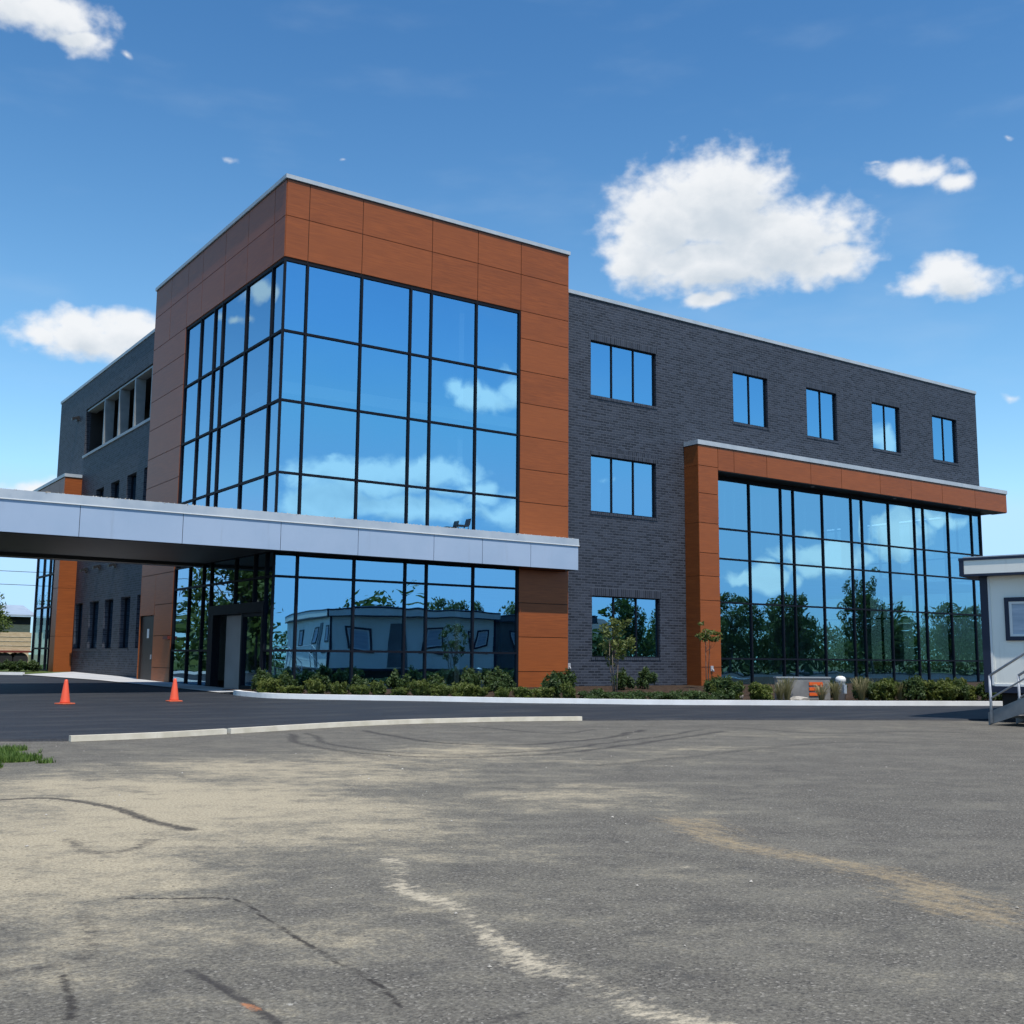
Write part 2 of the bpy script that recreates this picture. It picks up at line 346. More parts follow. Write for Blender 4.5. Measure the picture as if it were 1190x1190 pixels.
fx = np.concatenate([[-45,-30,-22,-18], np.arange(-16,-12.6,.1), np.arange(-12.6,-6.2,.03), np.arange(-6.2,12.01,.07), [14,18,24,32,45]])
rows = np.concatenate([[-50,-42,-36], np.arange(-31.5,-28.2,.1), np.arange(-28.2,-22.5,.025), np.arange(-22.5,-15,.06)])
nrow2 = 75
def lot():
    nx = len(fx); ys0 = rows; Y = []
    e = np.array([ip(EDGE, x)+.12 for x in fx])
    for y in ys0: Y.append(np.minimum(np.full(nx, y), e-.02-0.0))
    top = Y[-1]
    for k in range(1, nrow2+1): Y.append(top+(e-top)*k/nrow2)
    Y = np.array(Y); X = np.tile(fx, (len(Y),1))
    Z = np.where(Y < -12.3, 0, .0165*(Y+12.3))
    V = np.stack([X,Y,Z], -1).reshape(-1,3)
    ny = len(Y); idx = np.arange(nx*ny).reshape(ny,nx)
    F = np.stack([idx[:-1,:-1].ravel(), idx[:-1,1:].ravel(), idx[1:,1:].ravel(), idx[1:,:-1].ravel()],1)
    me = np_mesh('parking_lot', V, F, M['lot'], smooth=True)
    p = V[:,:2]
    wob = RNG.normal(size=(40,4))
    def wig(p, s, a):          # cheap smooth wobble so that marks have no ruler edges
        o = np.zeros_like(p)
        for k in range(10):
            fr = wob[k,:2]*s; o[:,0] += np.sin(p@fr+k)*a/4; o[:,1] += np.cos(p@(wob[k,2:]*s)+2*k)*a/4
        return p+o
    def dist(p, poly, wid=None):
        d = np.full(len(p), 1e9)
        # Catmull-Rom smoothing of the polyline
        q = [np.array(a, float) for a in poly]
        if len(q) > 2:
            r = []; qq = [2*q[0]-q[1]]+q+[2*q[-1]-q[-2]]
            for k in range(1, len(qq)-2):
                for s in np.linspace(0,1,5)[:-1]:
                    a,b,c,e_ = qq[k-1],qq[k],qq[k+1],qq[k+2]
                    r.append(.5*((2*b)+(-a+c)*s+(2*a-5*b+4*c-e_)*s*s+(-a+3*b-3*c+e_)*s**3))
            q = r+[q[-1]]
        for a,b in zip(q[:-1], q[1:]):
            ab = b-a; L = (ab@ab)+1e-9; tt = np.clip(((p-a)@ab)/L,0,1)
            d = np.minimum(d, np.linalg.norm(p-(a+tt[:,None]*ab),axis=1))
        return d
    def band(poly, w, soft=None, wa=.06, ws=3): return np.clip(1-(dist(wig(p,ws,wa), poly)-w*.4)/(soft or w), 0, 1)
    def bl(c, rx, ry, ang=0):
        q = wig(p,1.2,.5)-np.array(c); ca, sa = math.cos(ang), math.sin(ang)
        u = q[:,0]*ca+q[:,1]*sa; v = -q[:,0]*sa+q[:,1]*ca
        return np.exp(-((u/rx)**2+(v/ry)**2))
    dust = np.maximum.reduce([.85*bl((-9.6,-20.6),2.0,2.5,.6), .75*bl((-7.6,-18.6),2.4,2.1,.5), .6*bl((-10.6,-22.2),.9,.6), .6*bl((-8.4,-21.2),1.0,.5,-.6), .8*bl((-11.0,-22.6),1.6,1.5), .75*bl((-5.3,-17.6),2.6,2.2,.3),
        .55*bl((-8.8,-22.6),1.2,1.3), .30*bl((-11.2,-24.2),1.3,1.6), .5*bl((-6.6,-21.6),1.6,1.3), .25*bl((-10.6,-25.6),1.0,1.4), .2*bl((-7.5,-14.6),3,1.2), .45*bl((-2.5,-19),3.5,1.2,.3), .3*bl((2,-17),4,1.6)])
    dust += .30*bl((-10,-22),4.5,7)+.12*bl((-11,-25.5),2.2,2.2)
    A = {}
    A['dust'] = dust
    cv = {'pale':[(-9.12,-24.06),(-9.36,-24.86),(-9.6,-25.69),(-9.75,-26.35),(-9.8,-26.78),(-9.8,-27.2),(-9.69,-27.49)],
     'tan':[(-6.4,-23.77),(-6.73,-24.99),(-6.82,-25.52),(-6.92,-26.13),(-7.1,-26.72),(-7.19,-27.21)]}
    A['pale'] = np.maximum.reduce([band(cv['pale'],.075,.15,.10,5)*np.clip(.9+.3*np.sin(p[:,1]*5+1),.6,1), .55*bl((-7.9,-20.3),.16,.12), .6*bl((-7.4,-22.9),.10,.12), .5*bl((-9.9,-22.3),.3,.15), .6*bl((-8.2,-25.1),.35,.12)])
    A['rust'] = np.maximum(.95*band(cv['tan'],.16,.42,.14), .5*bl((-11.9,-24.0),.35,.35))
    A['dark'] = np.maximum.reduce([band([(-11.02,-25.80),(-11.0,-26.2),(-10.99,-26.70)],.022,.035,.02), .55*band([(-11.71,-25.53),(-11.51,-25.51),(-11.3,-25.34),(-11.13,-24.91),(-11.08,-24.51)],.05,.09),
      .5*band([(-10.33,-27.01),(-9.9,-26.86)],.03,.07), .62*band([(-10.65,-22.1),(-10.63,-22.73),(-10.35,-22.72),(-10.14,-22.42)],.05,.12), .5*band([(-7.24,-21.69),(-7.1,-22.05),(-6.55,-21.96)],.04,.1),
      .9*band([(-10.66,-19.61),(-10.25,-19.72),(-9.94,-20.58),(-9.89,-21.61),(-9.78,-22.19)],.05,.09),
      .75*band([(-4.97,-12.9),(-5.71,-15.06),(-5.58,-17.0),(-4.74,-18.07),(-3.24,-18.17),(-.65,-17.26),(2.2,-16.0)],.09,.14), .75*band([(-4.6,-12.9),(-5.3,-15.06),(-5.2,-16.8),(-4.5,-17.6),(-3.1,-17.7),(-.65,-16.8),(2.2,-15.5)],.07,.12),
      .8*band([(-3.48,-12.8),(-3.77,-15.55),(-2.98,-16.76),(-.9,-16.28),(1.24,-14.95)],.09,.15), .7*band([(-1.05,-12.6),(-.9,-14.87),(.37,-14.5)],.1,.16), .65*band([(3.14,-15.0),(3.55,-17.24),(5.44,-17.71),(6.11,-18.86)],.1,.2),
      .55*band([(-3.9,-19.89),(-2.13,-19.56),(.27,-18.94),(2.35,-18.91),(3.22,-20.2)],.12,.2), .5*band([(-5.72,-15.95),(-5.82,-18.15),(-5.35,-19.41)],.1,.2), .5*bl((2,-14.2),4,.7,-.35)])
    A['crack'] = np.maximum.reduce([.95*band([(-10.89,-24.28),(-10.43,-24.63),(-10.46,-25.13),(-10.45,-25.72),(-10.48,-26.19),(-10.51,-26.78)],.006,.024,.05,6), .7*band([(-11.5,-25.67),(-11.62,-26.21)],.02,.04), .6*band([(-10.4,-19.7),(-10.0,-20.5),(-9.9,-21.6)],.012,.03)])
    A['paint'] = .9*band([(-11.02,-26.36),(-11.0,-26.44)],.03,.03)
    for k,a in A.items():
        at = me.attributes.new(k,'FLOAT','POINT'); at.data.foreach_set('value', a.astype(np.float32))
    o = bpy.data.objects.new('parking_lot', me); COL.objects.link(o); o['kind'] = 'structure'
lot()
# new driveway: laid 35 mm proud of the lot, with a ragged dark lip
dxs = np.unique(np.concatenate([np.linspace(-90,-16,30), np.arange(-16,20,.2), np.linspace(20,90,20)]))
def dyf(x, j):
    e = ip(EDGE, x)+.02*math.sin(x*5.1)+.012*math.sin(x*17)
    if j == 0: return e-.015
    if j == 1: return e+.02
    return e+.02+(60-e)*((j-1)/46)**1.6
grid_obj('driveway', dxs, list(range(48)), lambda x,y: hgt(y)+.035, M['drive'], yf=dyf)
for v in bpy.data.objects['driveway'].data.vertices[:len(dxs)]: v.co.z -= .045

# kerb, bed, walk
def smooth_poly(poly, n=6):
    q = [Vector((*p,0)) for p in poly]; qq = [2*q[0]-q[1]]+q+[2*q[-1]-q[-2]]; r = []
    for k in range(1, len(qq)-2):
        for i in range(n):
            s = i/n; a,b,c,e = qq[k-1:k+3]
            r.append(.5*((2*b)+(-a+c)*s+(2*a-5*b+4*c-e)*s*s+(-a+3*b-3*c+e)*s**3))
    return r+[q[-1]]
def ribbon(mb, pts, off0, off1, z0, z1, m=0):
    n = len(pts); nr = []
    for k in range(n):
        d = (pts[min(k+1,n-1)]-pts[max(k-1,0)]); d.z = 0; d.normalize(); nr.append(Vector((-d.y,d.x,0)))
    for k in range(n-1):
        a0,a1 = pts[k]+nr[k]*off0, pts[k]+nr[k]*off1; b0,b1 = pts[k+1]+nr[k+1]*off0, pts[k+1]+nr[k+1]*off1
        za, zb = hgt(pts[k].y), hgt(pts[k+1].y)
        mb.hexa([(a0.x,a0.y,za+z0),(b0.x,b0.y,zb+z0),(b1.x,b1.y,zb+z0),(a1.x,a1.y,za+z0),(a0.x,a0.y,za+z1),(b0.x,b0.y,zb+z1),(b1.x,b1.y,zb+z1),(a1.x,a1.y,za+z1)], m)
KS = smooth_poly(KERB)
mb = MB(); ribbon(mb, KS, 0, .17, -.02, .165); k_ = mb.build('kerb', M['kerb']); k_['kind'] = 'structure'
mb = MB(); ribbon(mb, smooth_poly([(-12,26.8),(-7.6,23.7),(-2.7,20.3)],4), 0, .17, -.02, .15); k_ = mb.build('kerb', M['kerb']); k_['kind'] = 'structure'
mb = MB()
NK = len(KS)
for k in range(NK-1):
    a, b = KS[k], KS[k+1]
    def far(p): return (max(p.x+.0, -1.2) if p.x < .3 else p.x, .58)
    if b.y > -.4: continue
    n = 8
    for i in range(n):
        s0, s1 = i/n, (i+1)/n
        def q(p, s):
            y0 = p.y+.1; y = y0+(.5-y0)*s; return (p.x+.08, y, hgt(y)+.12+.05*math.sin(p.x*3+y*2)*min(1,s*3)*min(1,(1-s)*3))
        mb.face([q(a,s0),q(b,s0),q(b,s1),q(a,s1)], 0, True)
o = mb.build('planting_bed', M['mulch']); o['kind'] = 'structure'
mb = MB()
wk = [(.5,25.2),(-2.72,20.4),(-2.1,15.5),(-1.62,12),(-1.55,8),(-1.45,3),(-1.3,-.78),(.0,-.78),(.05,9),(.5,13)]
mb.face([(x,y,hgt(y)+.060) for x,y in wk])
o = mb.build('walkway', M['walk']); o['kind'] = 'structure'
mb = MB(); mb.face([(x,y,hgt(y)+.055) for x,y in ((-12,27),(-2.85,20.5),(.4,25.1),(.4,31.8),(14,36),(14,40),(-14,40))]); o = mb.build('planting_strip', M['lawn']); o['kind'] = 'structure'
mb = MB(); mb.face([(x,y,.47) for x,y in ((-120,40.5),(120,40.5),(120,110),(-120,110))]); o = mb.build('lawn', M['lawn']); o['kind'] = 'structure'

# ------------------------------------------------------------------ office building
OB = empty('office_building', (0,0,.2), 'three storey dark brick office building with orange panelled corner tower and mirror glass', 'building')
OBZ = .2
def bld(mb, name, mats, parent=None, bevel=0):
    p = parent or OB
    o = mb.build(name, mats, None, bevel)
    o.parent = p; o.matrix_parent_inverse = Matrix.Translation((0,0,-OBZ)) if True else None
    if parent and parent is not OB: o.matrix_parent_inverse = Matrix.Identity(4)
    return o
PF = plane((0,0,0),(1,0,0),(0,-1,0))       # tower front; u = x
PL = plane((0,0,0),(0,1,0),(-1,0,0))       # tower left; u = y
GF = plane((0,.6,0),(1,0,0),(0,-1,0))      # brick front
GL = plane((.55,0,0),(0,1,0),(-1,0,0))     # brick left
def flip(pl):                               # PL runs the other way round: keep faces outward by swapping
    return pl
def wall_plane(mb, pl, u0, u1, v0, v1, holes, depth, m=0, rev=None):
    us = sorted({u0,u1,*[h[0] for h in holes],*[h[1] for h in holes]}); vs = sorted({v0,v1,*[h[2] for h in holes],*[h[3] for h in holes]})
    us = [u for u in us if u0 <= u <= u1]; vs = [v for v in vs if v0 <= v <= v1]
    for a,b in zip(us[:-1],us[1:]):
        for c,d in zip(vs[:-1],vs[1:]):
            if any(h[0]-1e-6 <= a and b <= h[1]+1e-6 and h[2]-1e-6 <= c and d <= h[3]+1e-6 for h in holes): continue
            mb.face([pl(a,c),pl(b,c),pl(b,d),pl(a,d)], m)
    for (a,b,c,d) in holes:
        r = m if rev is None else rev
        mb.face([pl(a,c),pl(a,d),pl(a,d,-depth),pl(a,c,-depth)], r); mb.face([pl(b,c),pl(b,c,-depth),pl(b,d,-depth),pl(b,d)], r)
        mb.face([pl(a,d),pl(b,d),pl(b,d,-depth),pl(a,d,-depth)], r); mb.face([pl(a,c),pl(a,c,-depth),pl(b,c,-depth),pl(b,c)], r)
# windows: (u0,u1,v0,v1,panes)
FW = [(12.6,15.9,11.10,13.24,3),(20.2,22.3,11.08,13.24,2),(24.8,26.85,11.06,13.25,2),(29.37,31.45,11.05,13.25,2),(34.03,36.05,11.05,13.26,2),(12.6,15.85,6.70,8.84,3),(12.64,15.98,1.36,3.6,3)]
LW = [(a,b,1.58,3.76,1) for a,b in ((14.0,15.42),(16.40,17.86),(19.0,20.44),(21.4,23.05),(24.3,25.7))]+[(a,b,6.7,9.08,1) for a,b in ((14.0,15.40),(16.5,17.9),(19.1,20.5),(21.7,23.05))]
LOG = (13.3,25.9,11.12,13.52)
DF, DL = .15, .25
mb = MB(); mb.v = []
PORT = (18.45,37.8-.001,.1,8.75)
wall_plane(mb, GF, 11.0, 37.8, .1, 14.85, [w[:4] for w in FW]+[(18.45,37.8,.1,8.75)], DF)
wall_plane(mb, GL, 13.0, 31.5, .1, 14.85, [w[:4] for w in LW]+[LOG, (26.9,31.5,.3,9.1)], DL)
mb.face([(37.8,.6,8.75),(37.8,31.5,8.75),(37.8,31.5,14.85),(37.8,.6,14.85)]); mb.face([(37.8,12,.1),(37.8,31.5,.1),(37.8,31.5,8.75),(37.8,12,8.75)])
mb.face([(37.8,31.5,.1),(.55,31.5,.1),(.55,31.5,14.85),(37.8,31.5,14.85)])
# soldier courses and sills
for w in FW:
    mb.pbox(GF, w[0]-.1, w[1]+.1, w[3]+.001, w[3]+.31, -.03, .004, 1); mb.pbox(GF, w[0]-.05, w[1]+.05, w[2]-.10, w[2]-.002, -.05, .022, 1)
for w in LW: mb.pbox(GL, w[0]-.05, w[1]+.05, w[2]-.10, w[2]-.002, -.05, .02, 1)
bld(mb, 'brick_wall', [M['brick'], M['soldier']])
mb = MB(); mb.face([(.7,.75,14.55),(37.7,.75,14.55),(37.7,31.4,14.55),(.7,31.4,14.55)]); bld(mb, 'roof', M['roofdark'])
mb = MB(); Zc = 14.85
mb.box((11.1,.56,Zc),(37.86,.95,Zc+.14)); mb.box((37.46,.953,Zc),(37.86,31.56,Zc+.137)); mb.box((.51,13.1,Zc),(.9,31.56,Zc+.138)); mb.box((.903,31.16,Zc),(37.45,31.55,Zc+.136))
mb.box((11.1,.585,Zc-.05),(37.84,.60,Zc-.001),1)
bld(mb, 'parapet_cap', [M['cap'], M['black']])

def pane(mb, pl, u0, u1, v0, v1, w, amp, n=8, m=0):
    """one glass pane, very slightly bowed and tilted as toughened glass is"""
    tu, tv = random.gauss(0,.0011), random.gauss(0,.0011); a = random.uniform(.4,1.0)*amp*random.choice((1,1,1,-.7))
    s2 = random.uniform(-.35,.35)*amp; ph = random.uniform(0,6)
    i0 = len(mb.v); L = min(u1-u0, v1-v0); a *= min(1, (L/1.6)**1.5); s2 *= min(1, L/1.8)
    for j in range(n+1):
        for i in range(n+1):
            x, y = i/n*2-1, j/n*2-1
            z = a*(1-x*x)*(1-y*y)+s2*math.sin(x*3+ph)*math.cos(y*2.3+ph)*(1-x*x)*(1-y*y)+tu*x*(u1-u0)/2+tv*y*(v1-v0)/2
            mb.v.append(tuple(pl(u0+(u1-u0)*i/n, v0+(v1-v0)*j/n, w+z)))
    for j in range(n):
        for i in range(n):
            k = i0+j*(n+1)+i; mb.f.append((k,k+1,k+n+2,k+n+1)); mb.m.append(m); mb.sm.append(True)
def curtain(mf, mg, pl, us, vs, mw=.035, w0=-.10, w1=.045, gw=-.015, amp=.004, skip=None, horiz=True):
    """mullions (vertical bars full height, rails butted between) and glass panes"""
    for u in us:
        if u == .06: continue
        mf.pbox(pl, u-mw, u+mw, vs[0], vs[-1], w0, w1)
    for k, v in enumerate(vs):
        for a,b in zip(us[:-1],us[1:]):
            if skip and skip((a+b)/2, v): continue
            lo = v-mw if 0 < k else v; hi = v+mw if k < len(vs)-1 else v
            if k == 0: hi = v+2*mw
            if k == len(vs)-1: lo = v-2*mw
            mf.pbox(pl, a+mw, b-mw, lo, hi, w0, w1-.006)
    for a,b in zip(us[:-1],us[1:]):
        for c,d in zip(vs[:-1],vs[1:]):
            if skip and skip((a+b)/2, (c+d)/2): continue
            pane(mg, pl, a, b, c, d, gw, amp)

# tower cladding: separate panels over a dark backing so that real joints show
def panels(mb, tones, pl, us, vs, w, holes, gap=.011, th=.03):
    for a,b in zip(us[:-1],us[1:]):
        for c,d in zip(vs[:-1],vs[1:]):
            uc, vc = (a+b)/2, (c+d)/2
            if any(h[0] < uc < h[1] and h[2] < vc < h[3] for h in holes): continue
            n0 = len(mb.f); mb.pbox(pl, a+gap, b-gap, c+gap, d-gap, w-th, w); tones += [random.random()]*(len(mb.f)-n0)
def add_tone(o, tones):
    at = o.data.attributes.new('tone','FLOAT','FACE'); at.data.foreach_set('value', np.array(tones, np.float32))
W_, D_, ZT = 11.07, 13.08, 16.0
hz = [.2,.85,2.02,3.18,4.34,5.5,6.67,7.83,9.0,10.17,11.33,12.5,13.50,14.83,16.0]
FG = (0.0,8.93,.2,13.50); LG = (0.0,9.12,.2,13.50)
mb = MB(); tones = []
def seg(pl, us, u_j0, u_j1):
    # head band
    panels(mb, tones, pl, us, [13.50,14.83,16.0], 0, [])
    # jamb strip
    panels(mb, tones, pl, [u_j0,u_j1], hz[:-2], 0, [(11.25,12.98,.0,2.0),(11.25,12.98,2.02,2.8)] if pl is PL else [])
seg(PF, [.012,.78,2.65,5.26,7.1,8.93,W_], 8.93, W_)
# left jamb with a door opening
panels(mb, tones, PL, [.012,.9,3.1,5.2,7.5,9.12,11.1,D_], [13.50,14.83,16.0], 0, [])
panels(mb, tones, PL, [9.12,D_], hz[4:-2], 0, [])
panels(mb, tones, PL, [9.12,11.24], hz[:5], 0, []); panels(mb, tones, PL, [12.99,D_], hz[:5], 0, []); panels(mb, tones, PL, [11.24,12.99], [2.80,4.34], 0, [])
nb = len(mb.f)
for pl, uj0, uj1, end in ((PF,8.93,W_,W_),(PL,9.12,D_,D_)):
    e0 = .034 if pl is PF else .033
    mb.pbox(pl, e0, end-.004, 13.47, 15.99, -.25, -.031, 1)
    if pl is PF: mb.pbox(pl, uj0+.004, uj1-.004, .15, 13.469, -.25, -.031, 1)
    else:
        mb.pbox(pl, uj0+.004, 11.2, .15, 13.469, -.25, -.031, 1); mb.pbox(pl, 13.0, uj1-.004, .15, 13.469, -.25, -.031, 1); mb.pbox(pl, 11.21, 12.99, 2.86, 13.469, -.25, -.031, 1)
# returns down to the brick
mb.box((W_-.035,.003,.15),(W_-.002,.62,15.99),0); mb.box((.003,D_-.035,.15),(.6,D_-.002,15.99),0)
tones += [.5]*(len(mb.f)-len(tones))
o = bld(mb, 'tower_cladding', [M['clad'], M['joint']]); add_tone(o, tones)
mb = MB(); mb.box((-.05,-.05,16.02),(W_+.05,.35,16.15)); mb.box((-.049,.352,16.02),(.35,D_+.05,16.148)); mb.box((W_-.35,.353,16.02),(W_+.05,D_+.05,16.147)); mb.box((.352,D_-.35,16.02),(W_-.352,D_+.049,16.146))
mb.box((-.012,-.012,15.985),(W_+.012,.3,16.019),1); mb.box((-.012,.303,15.985),(.3,D_,16.019),1)
bld(mb, 'parapet_cap', [M['cap'], M['black']])
mb = MB(); mb.box((.3,.3,15.4),(W_-.3,D_-.3,15.5)); mb.face([(W_-.01,.4,14),(W_-.01,D_,14),(W_-.01,D_,16),(W_-.01,.4,16)]); mb.face([(W_,D_-.01,14),(.02,D_-.01,14),(.02,D_-.01,16),(W_,D_-.01,16)])
bld(mb, 'roof', M['roofdark'])

# tower curtain walls
gzu = [5.40,6.79,9.01,11.18,13.46]; gzl = [.26,1.47,3.66,4.42]
fu = [.06,.81,2.70,4.51,5.30,7.10,8.90]; lu = [.06,.96,3.10,5.30,6.09,7.50,9.09]
PFg = plane((0,.06,0),(1,0,0),(0,-1,0)); PLg = plane((.06,0,0),(0,1,0),(-1,0,0))
def cw(name, sets, glass, amp):
    mf, mg = MB(), MB()
    for pl, us, vs, sk in sets: curtain(mf, mg, pl, us, vs, skip=sk, amp=amp)
    f = bld(mf, 'curtain_wall', M['mull']); g = bld(mg, 'glazing', glass, f); return f
mfix = None
cw('up', [(PFg,fu,gzu,None),(PLg,lu,gzu,None)], M['glass'], .0035)
mf, mg = MB(), MB()
curtain(mf, mg, PFg, fu, gzl, amp=.0075)
ENT = lambda u, v: .55 < u < 5.32 and v < 2.9
lug = [.06,.60,1.5,3.10,5.32,6.09,7.50,9.09]
for u in lug[1:]: mf.pbox(PLg, u-.035, u+.035, gzl[0] if not (.7 < u < 5.2) else 2.93, gzl[-1], -.10, .045)
for k,v in enumerate(gzl):
    for a,b in zip(lug[:-1],lug[1:]):
        if ENT((a+b)/2, v): continue
        mf.pbox(PLg, a+.035, b-.035, v-.035 if k else v, v+.035 if k < 3 else v+.0, -.10, .039)
for a,b in zip(lug[:-1],lug[1:]):
    ent = ENT((a+b)/2, 1)
    for c,d in ([(2.93,3.66),(3.66,4.42)] if ent else zip(gzl[:-1],gzl[1:])): pane(mg, PLg, a, b, c, d, -.015, .004)
f = bld(mf, 'curtain_wall', M['mull']); bld(mg, 'glazing', M['glass'], f)
# corner posts
mb = MB(); mb.box((.022,.022,5.3),(.094,.094,13.47)); mb.box((.022,.022,.2),(.094,.094,4.42)); bld(mb, 'corner_post', M['mull'])
# entry: header, jambs, a sliding leaf and a boarded door standing in the opening
mb = MB(); mb.pbox(PLg, .58, 5.34, 2.62, 2.93, -.22, .07); mb.pbox(PLg, 4.86, 5.30, .2, 2.62, -.2, .06); mb.pbox(PLg, .62, .74, .2, 2.62, -.2, .06); mb.pbox(PLg, 2.30, 2.42, .2, 2.62, -.14, .03); mb.pbox(PLg, .74, 2.30, .24, .40, -.12, .02); mb.pbox(PLg,.74,2.3,2.5,2.62,-.12,.02); mb.pbox(PLg,1.05,1.09,1.0,1.9,.02,.07)
ef = bld(mb, 'entry_frame', M['mull'], None)
mb = MB(); pane(mb, PLg, .74, 2.30, .40, 2.5, -.05, .003); bld(mb, 'glazing', M['glass'], ef)
mb = MB(); mb.pbox(PLg, 2.44, 4.42, .26, 2.60, -.30, -.25); o = bld(mb, 'entry_door', M['beige'])
for q in ((2.55,2.85,1.42,1.62),(2.55,2.80,2.25,2.42),(2.55,2.75,.98,1.12)):
    mb = MB(); mb.pbox(PLg, *q, -.249, -.235); bld(mb, 'door_sign', M['black'], o)
mb = MB(); mb.tube([(-.03,2.6,1.0),(-.03,2.6,1.0)],.01) if False else mb.pbox(PLg, 2.62, 2.66, 1.16, 1.34, -.249, -.19); bld(mb, 'door_handle', M['steel'], o)
mb = MB(); mb.pbox(PL, 11.25, 12.98, .22, 2.79, -.12, -.07); dr = bld(mb, 'side_door', mat('door_brown', (.02,.014,.012), .5))
mb = MB(); mb.pbox(PL, 11.95, 12.2, 1.95, 2.30, -.069, -.058); bld(mb, 'door_sign', M['white'], dr)
mb = MB(); mb.pbox(PL, 11.4, 11.55, 1.15, 1.32, -.069, -.02); bld(mb, 'door_handle', M['steel'], dr)
mb = MB(); mb.pbox(PL, 9.2, 9.75, 1.88, 1.99, .002, .10); bld(mb, 'maroon_box', M['maroon'])  # small maroon box on the tower jamb, no part of the canopy

# brick windows
def window(pl, u0, u1, v0, v1, n, depth, parent=OB, amp=.003):
    mb = MB(); fw = .045
    w0, w1 = -depth-.06, -depth+.03
    mb.pbox(pl, u0, u1, v0, v0+fw, w0, w1); mb.pbox(pl, u0, u1, v1-fw, v1, w0, w1)
    mb.pbox(pl, u0, u0+fw, v0+fw, v1-fw, w0, w1); mb.pbox(pl, u1-fw, u1, v0+fw, v1-fw, w0, w1)
    for k in range(1,n):
        u = u0+(u1-u0)*k/n; mb.pbox(pl, u-.03, u+.03, v0+fw, v1-fw, w0, w1-.004)
    f = bld(mb, 'window', M['mull']); mg = MB()
    for k in range(n):
        pane(mg, pl, u0+(u1-u0)*k/n, u0+(u1-u0)*(k+1)/n, v0+.01, v1-.01, -depth-.01, amp)
    bld(mg, 'window_glass', M['glass'], f)
for w in FW: window(GF, *w, DF-.03)
for w in LW: window(GL, *w, DL-.03)
# recessed terrace on the left side
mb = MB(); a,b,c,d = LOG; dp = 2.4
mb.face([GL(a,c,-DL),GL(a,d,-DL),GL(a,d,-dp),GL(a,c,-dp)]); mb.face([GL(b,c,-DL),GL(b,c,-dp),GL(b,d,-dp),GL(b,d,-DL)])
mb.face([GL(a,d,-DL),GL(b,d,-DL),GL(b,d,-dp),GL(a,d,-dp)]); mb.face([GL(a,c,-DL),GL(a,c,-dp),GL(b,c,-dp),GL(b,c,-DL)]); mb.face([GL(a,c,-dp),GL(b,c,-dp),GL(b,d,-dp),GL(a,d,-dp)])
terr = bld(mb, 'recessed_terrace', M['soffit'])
for u in (22.45,19.92,17.47,15.0):
    mb = MB(); mb.pbox(GL, u, u+.16, c+.03, d-.13, -.47, -.03); bld(mb, 'fin', M['fin'], terr)
mb = MB(); mb.pbox(GL, a, b+.06, c-.10, c+.025, -.5, .06); bld(mb, 'sill', M['sill'], terr)
mb = MB(); mb.pbox(GL, a, b, d-.12, d-.04, -.5, -.06); bld(mb, 'head_rail', M['sill'], terr)
# wall lamps
for (u,v,s) in ((27.4,13.3,1.0),(23.9,5.3,.9),(21.6,5.3,.9),(19.0,5.22,.9)):
    mb = MB(); mb.pbox(GL, u-.16*s, u+.16*s, v-.1*s, v+.12*s, .0, .1*s); q = GL(u,v,0)
    mb.hexa([(q.x-.1*s,q.y-.14*s,q.z),(q.x-.34*s,q.y-.14*s,q.z-.12*s),(q.x-.34*s,q.y+.14*s,q.z-.12*s),(q.x-.1*s,q.y+.14*s,q.z),(q.x-.1*s,q.y-.14*s,q.z+.11*s),(q.x-.36*s,q.y-.14*s,q.z+.02*s),(q.x-.36*s,q.y+.14*s,q.z+.02*s),(q.x-.1*s,q.y+.14*s,q.z+.11*s)])
    bld(mb, 'wall_lamp', M['black'])

# front glass box with its orange frame
PP = plane((0,-.18,0),(1,0,0),(0,-1,0)); xl, xr = 17.35, 38.85
mb = MB(); tones = []
zz = [.2,1.02,2.18,3.58,4.52,5.42,6.59,7.76,8.85,9.66]
panels(mb, tones, PP, [xl,18.44], zz, 0, [])
panels(mb, tones, PP, [18.44,19.35,21.27,24.0,26.02,28.71,31.0,33.41,36.1,xr], [8.74,9.66], 0, [])
PS = plane((xl,0,0),(0,-1,0),(-1,0,0))      # pillar left side, u = -y
panels(mb, tones, plane((xl,0,0),(0,1,0),(-1,0,0)), [-.175,.6], [.2,2.18,4.52,6.59,8.85,9.66], .0, [], gap=.006)
nb = len(mb.f)
mb.box((xl+.033,-.145,.2),(18.43,.6,9.65),1); mb.box((18.431,-.145,8.75),(xr-.01,.6,9.65),1); mb.box((37.86,.601,8.751),(xr-.011,3.0,9.649),1)
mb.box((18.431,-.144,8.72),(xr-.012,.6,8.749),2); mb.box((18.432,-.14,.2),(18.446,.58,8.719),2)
tones += [.5]*(len(mb.f)-len(tones))
pf = bld(mb, 'portal_frame', [M['clad'], M['joint'], M['soffit']]); add_tone(pf, tones)
mb = MB(); mb.box((xl-.04,-.22,9.68),(xr+.04,.58,9.86)); mb.box((xl-.01,-.19,9.655),(xr+.01,.55,9.679),1); bld(mb, 'frame_cap', [M['cap'], M['black']], pf)
for x in (24.5,30.2,35.3):
    mb = MB(); mb.lathe((x,.15,8.705), [(.07,.0),(.09,.02)], 12); bld(mb, 'soffit_light', M['steel'], pf)
GP = plane((0,.66,0),(1,0,0),(0,-1,0))
pu = [18.48,19.13,21.07,23.01,23.80,25.69,27.67,28.42,30.37,32.33,33.03,35.03,37.01,37.74]; pv = [.27,1.35,3.59,5.35,6.57,8.62]
PR = plane((37.74,0,0),(0,1,0),(1,0,0)); ru = [.70,2.6,4.6,6.6,8.6,10.6,12.0]
mf, mg = MB(), MB(); curtain(mf, mg, GP, pu, pv, amp=.0055)
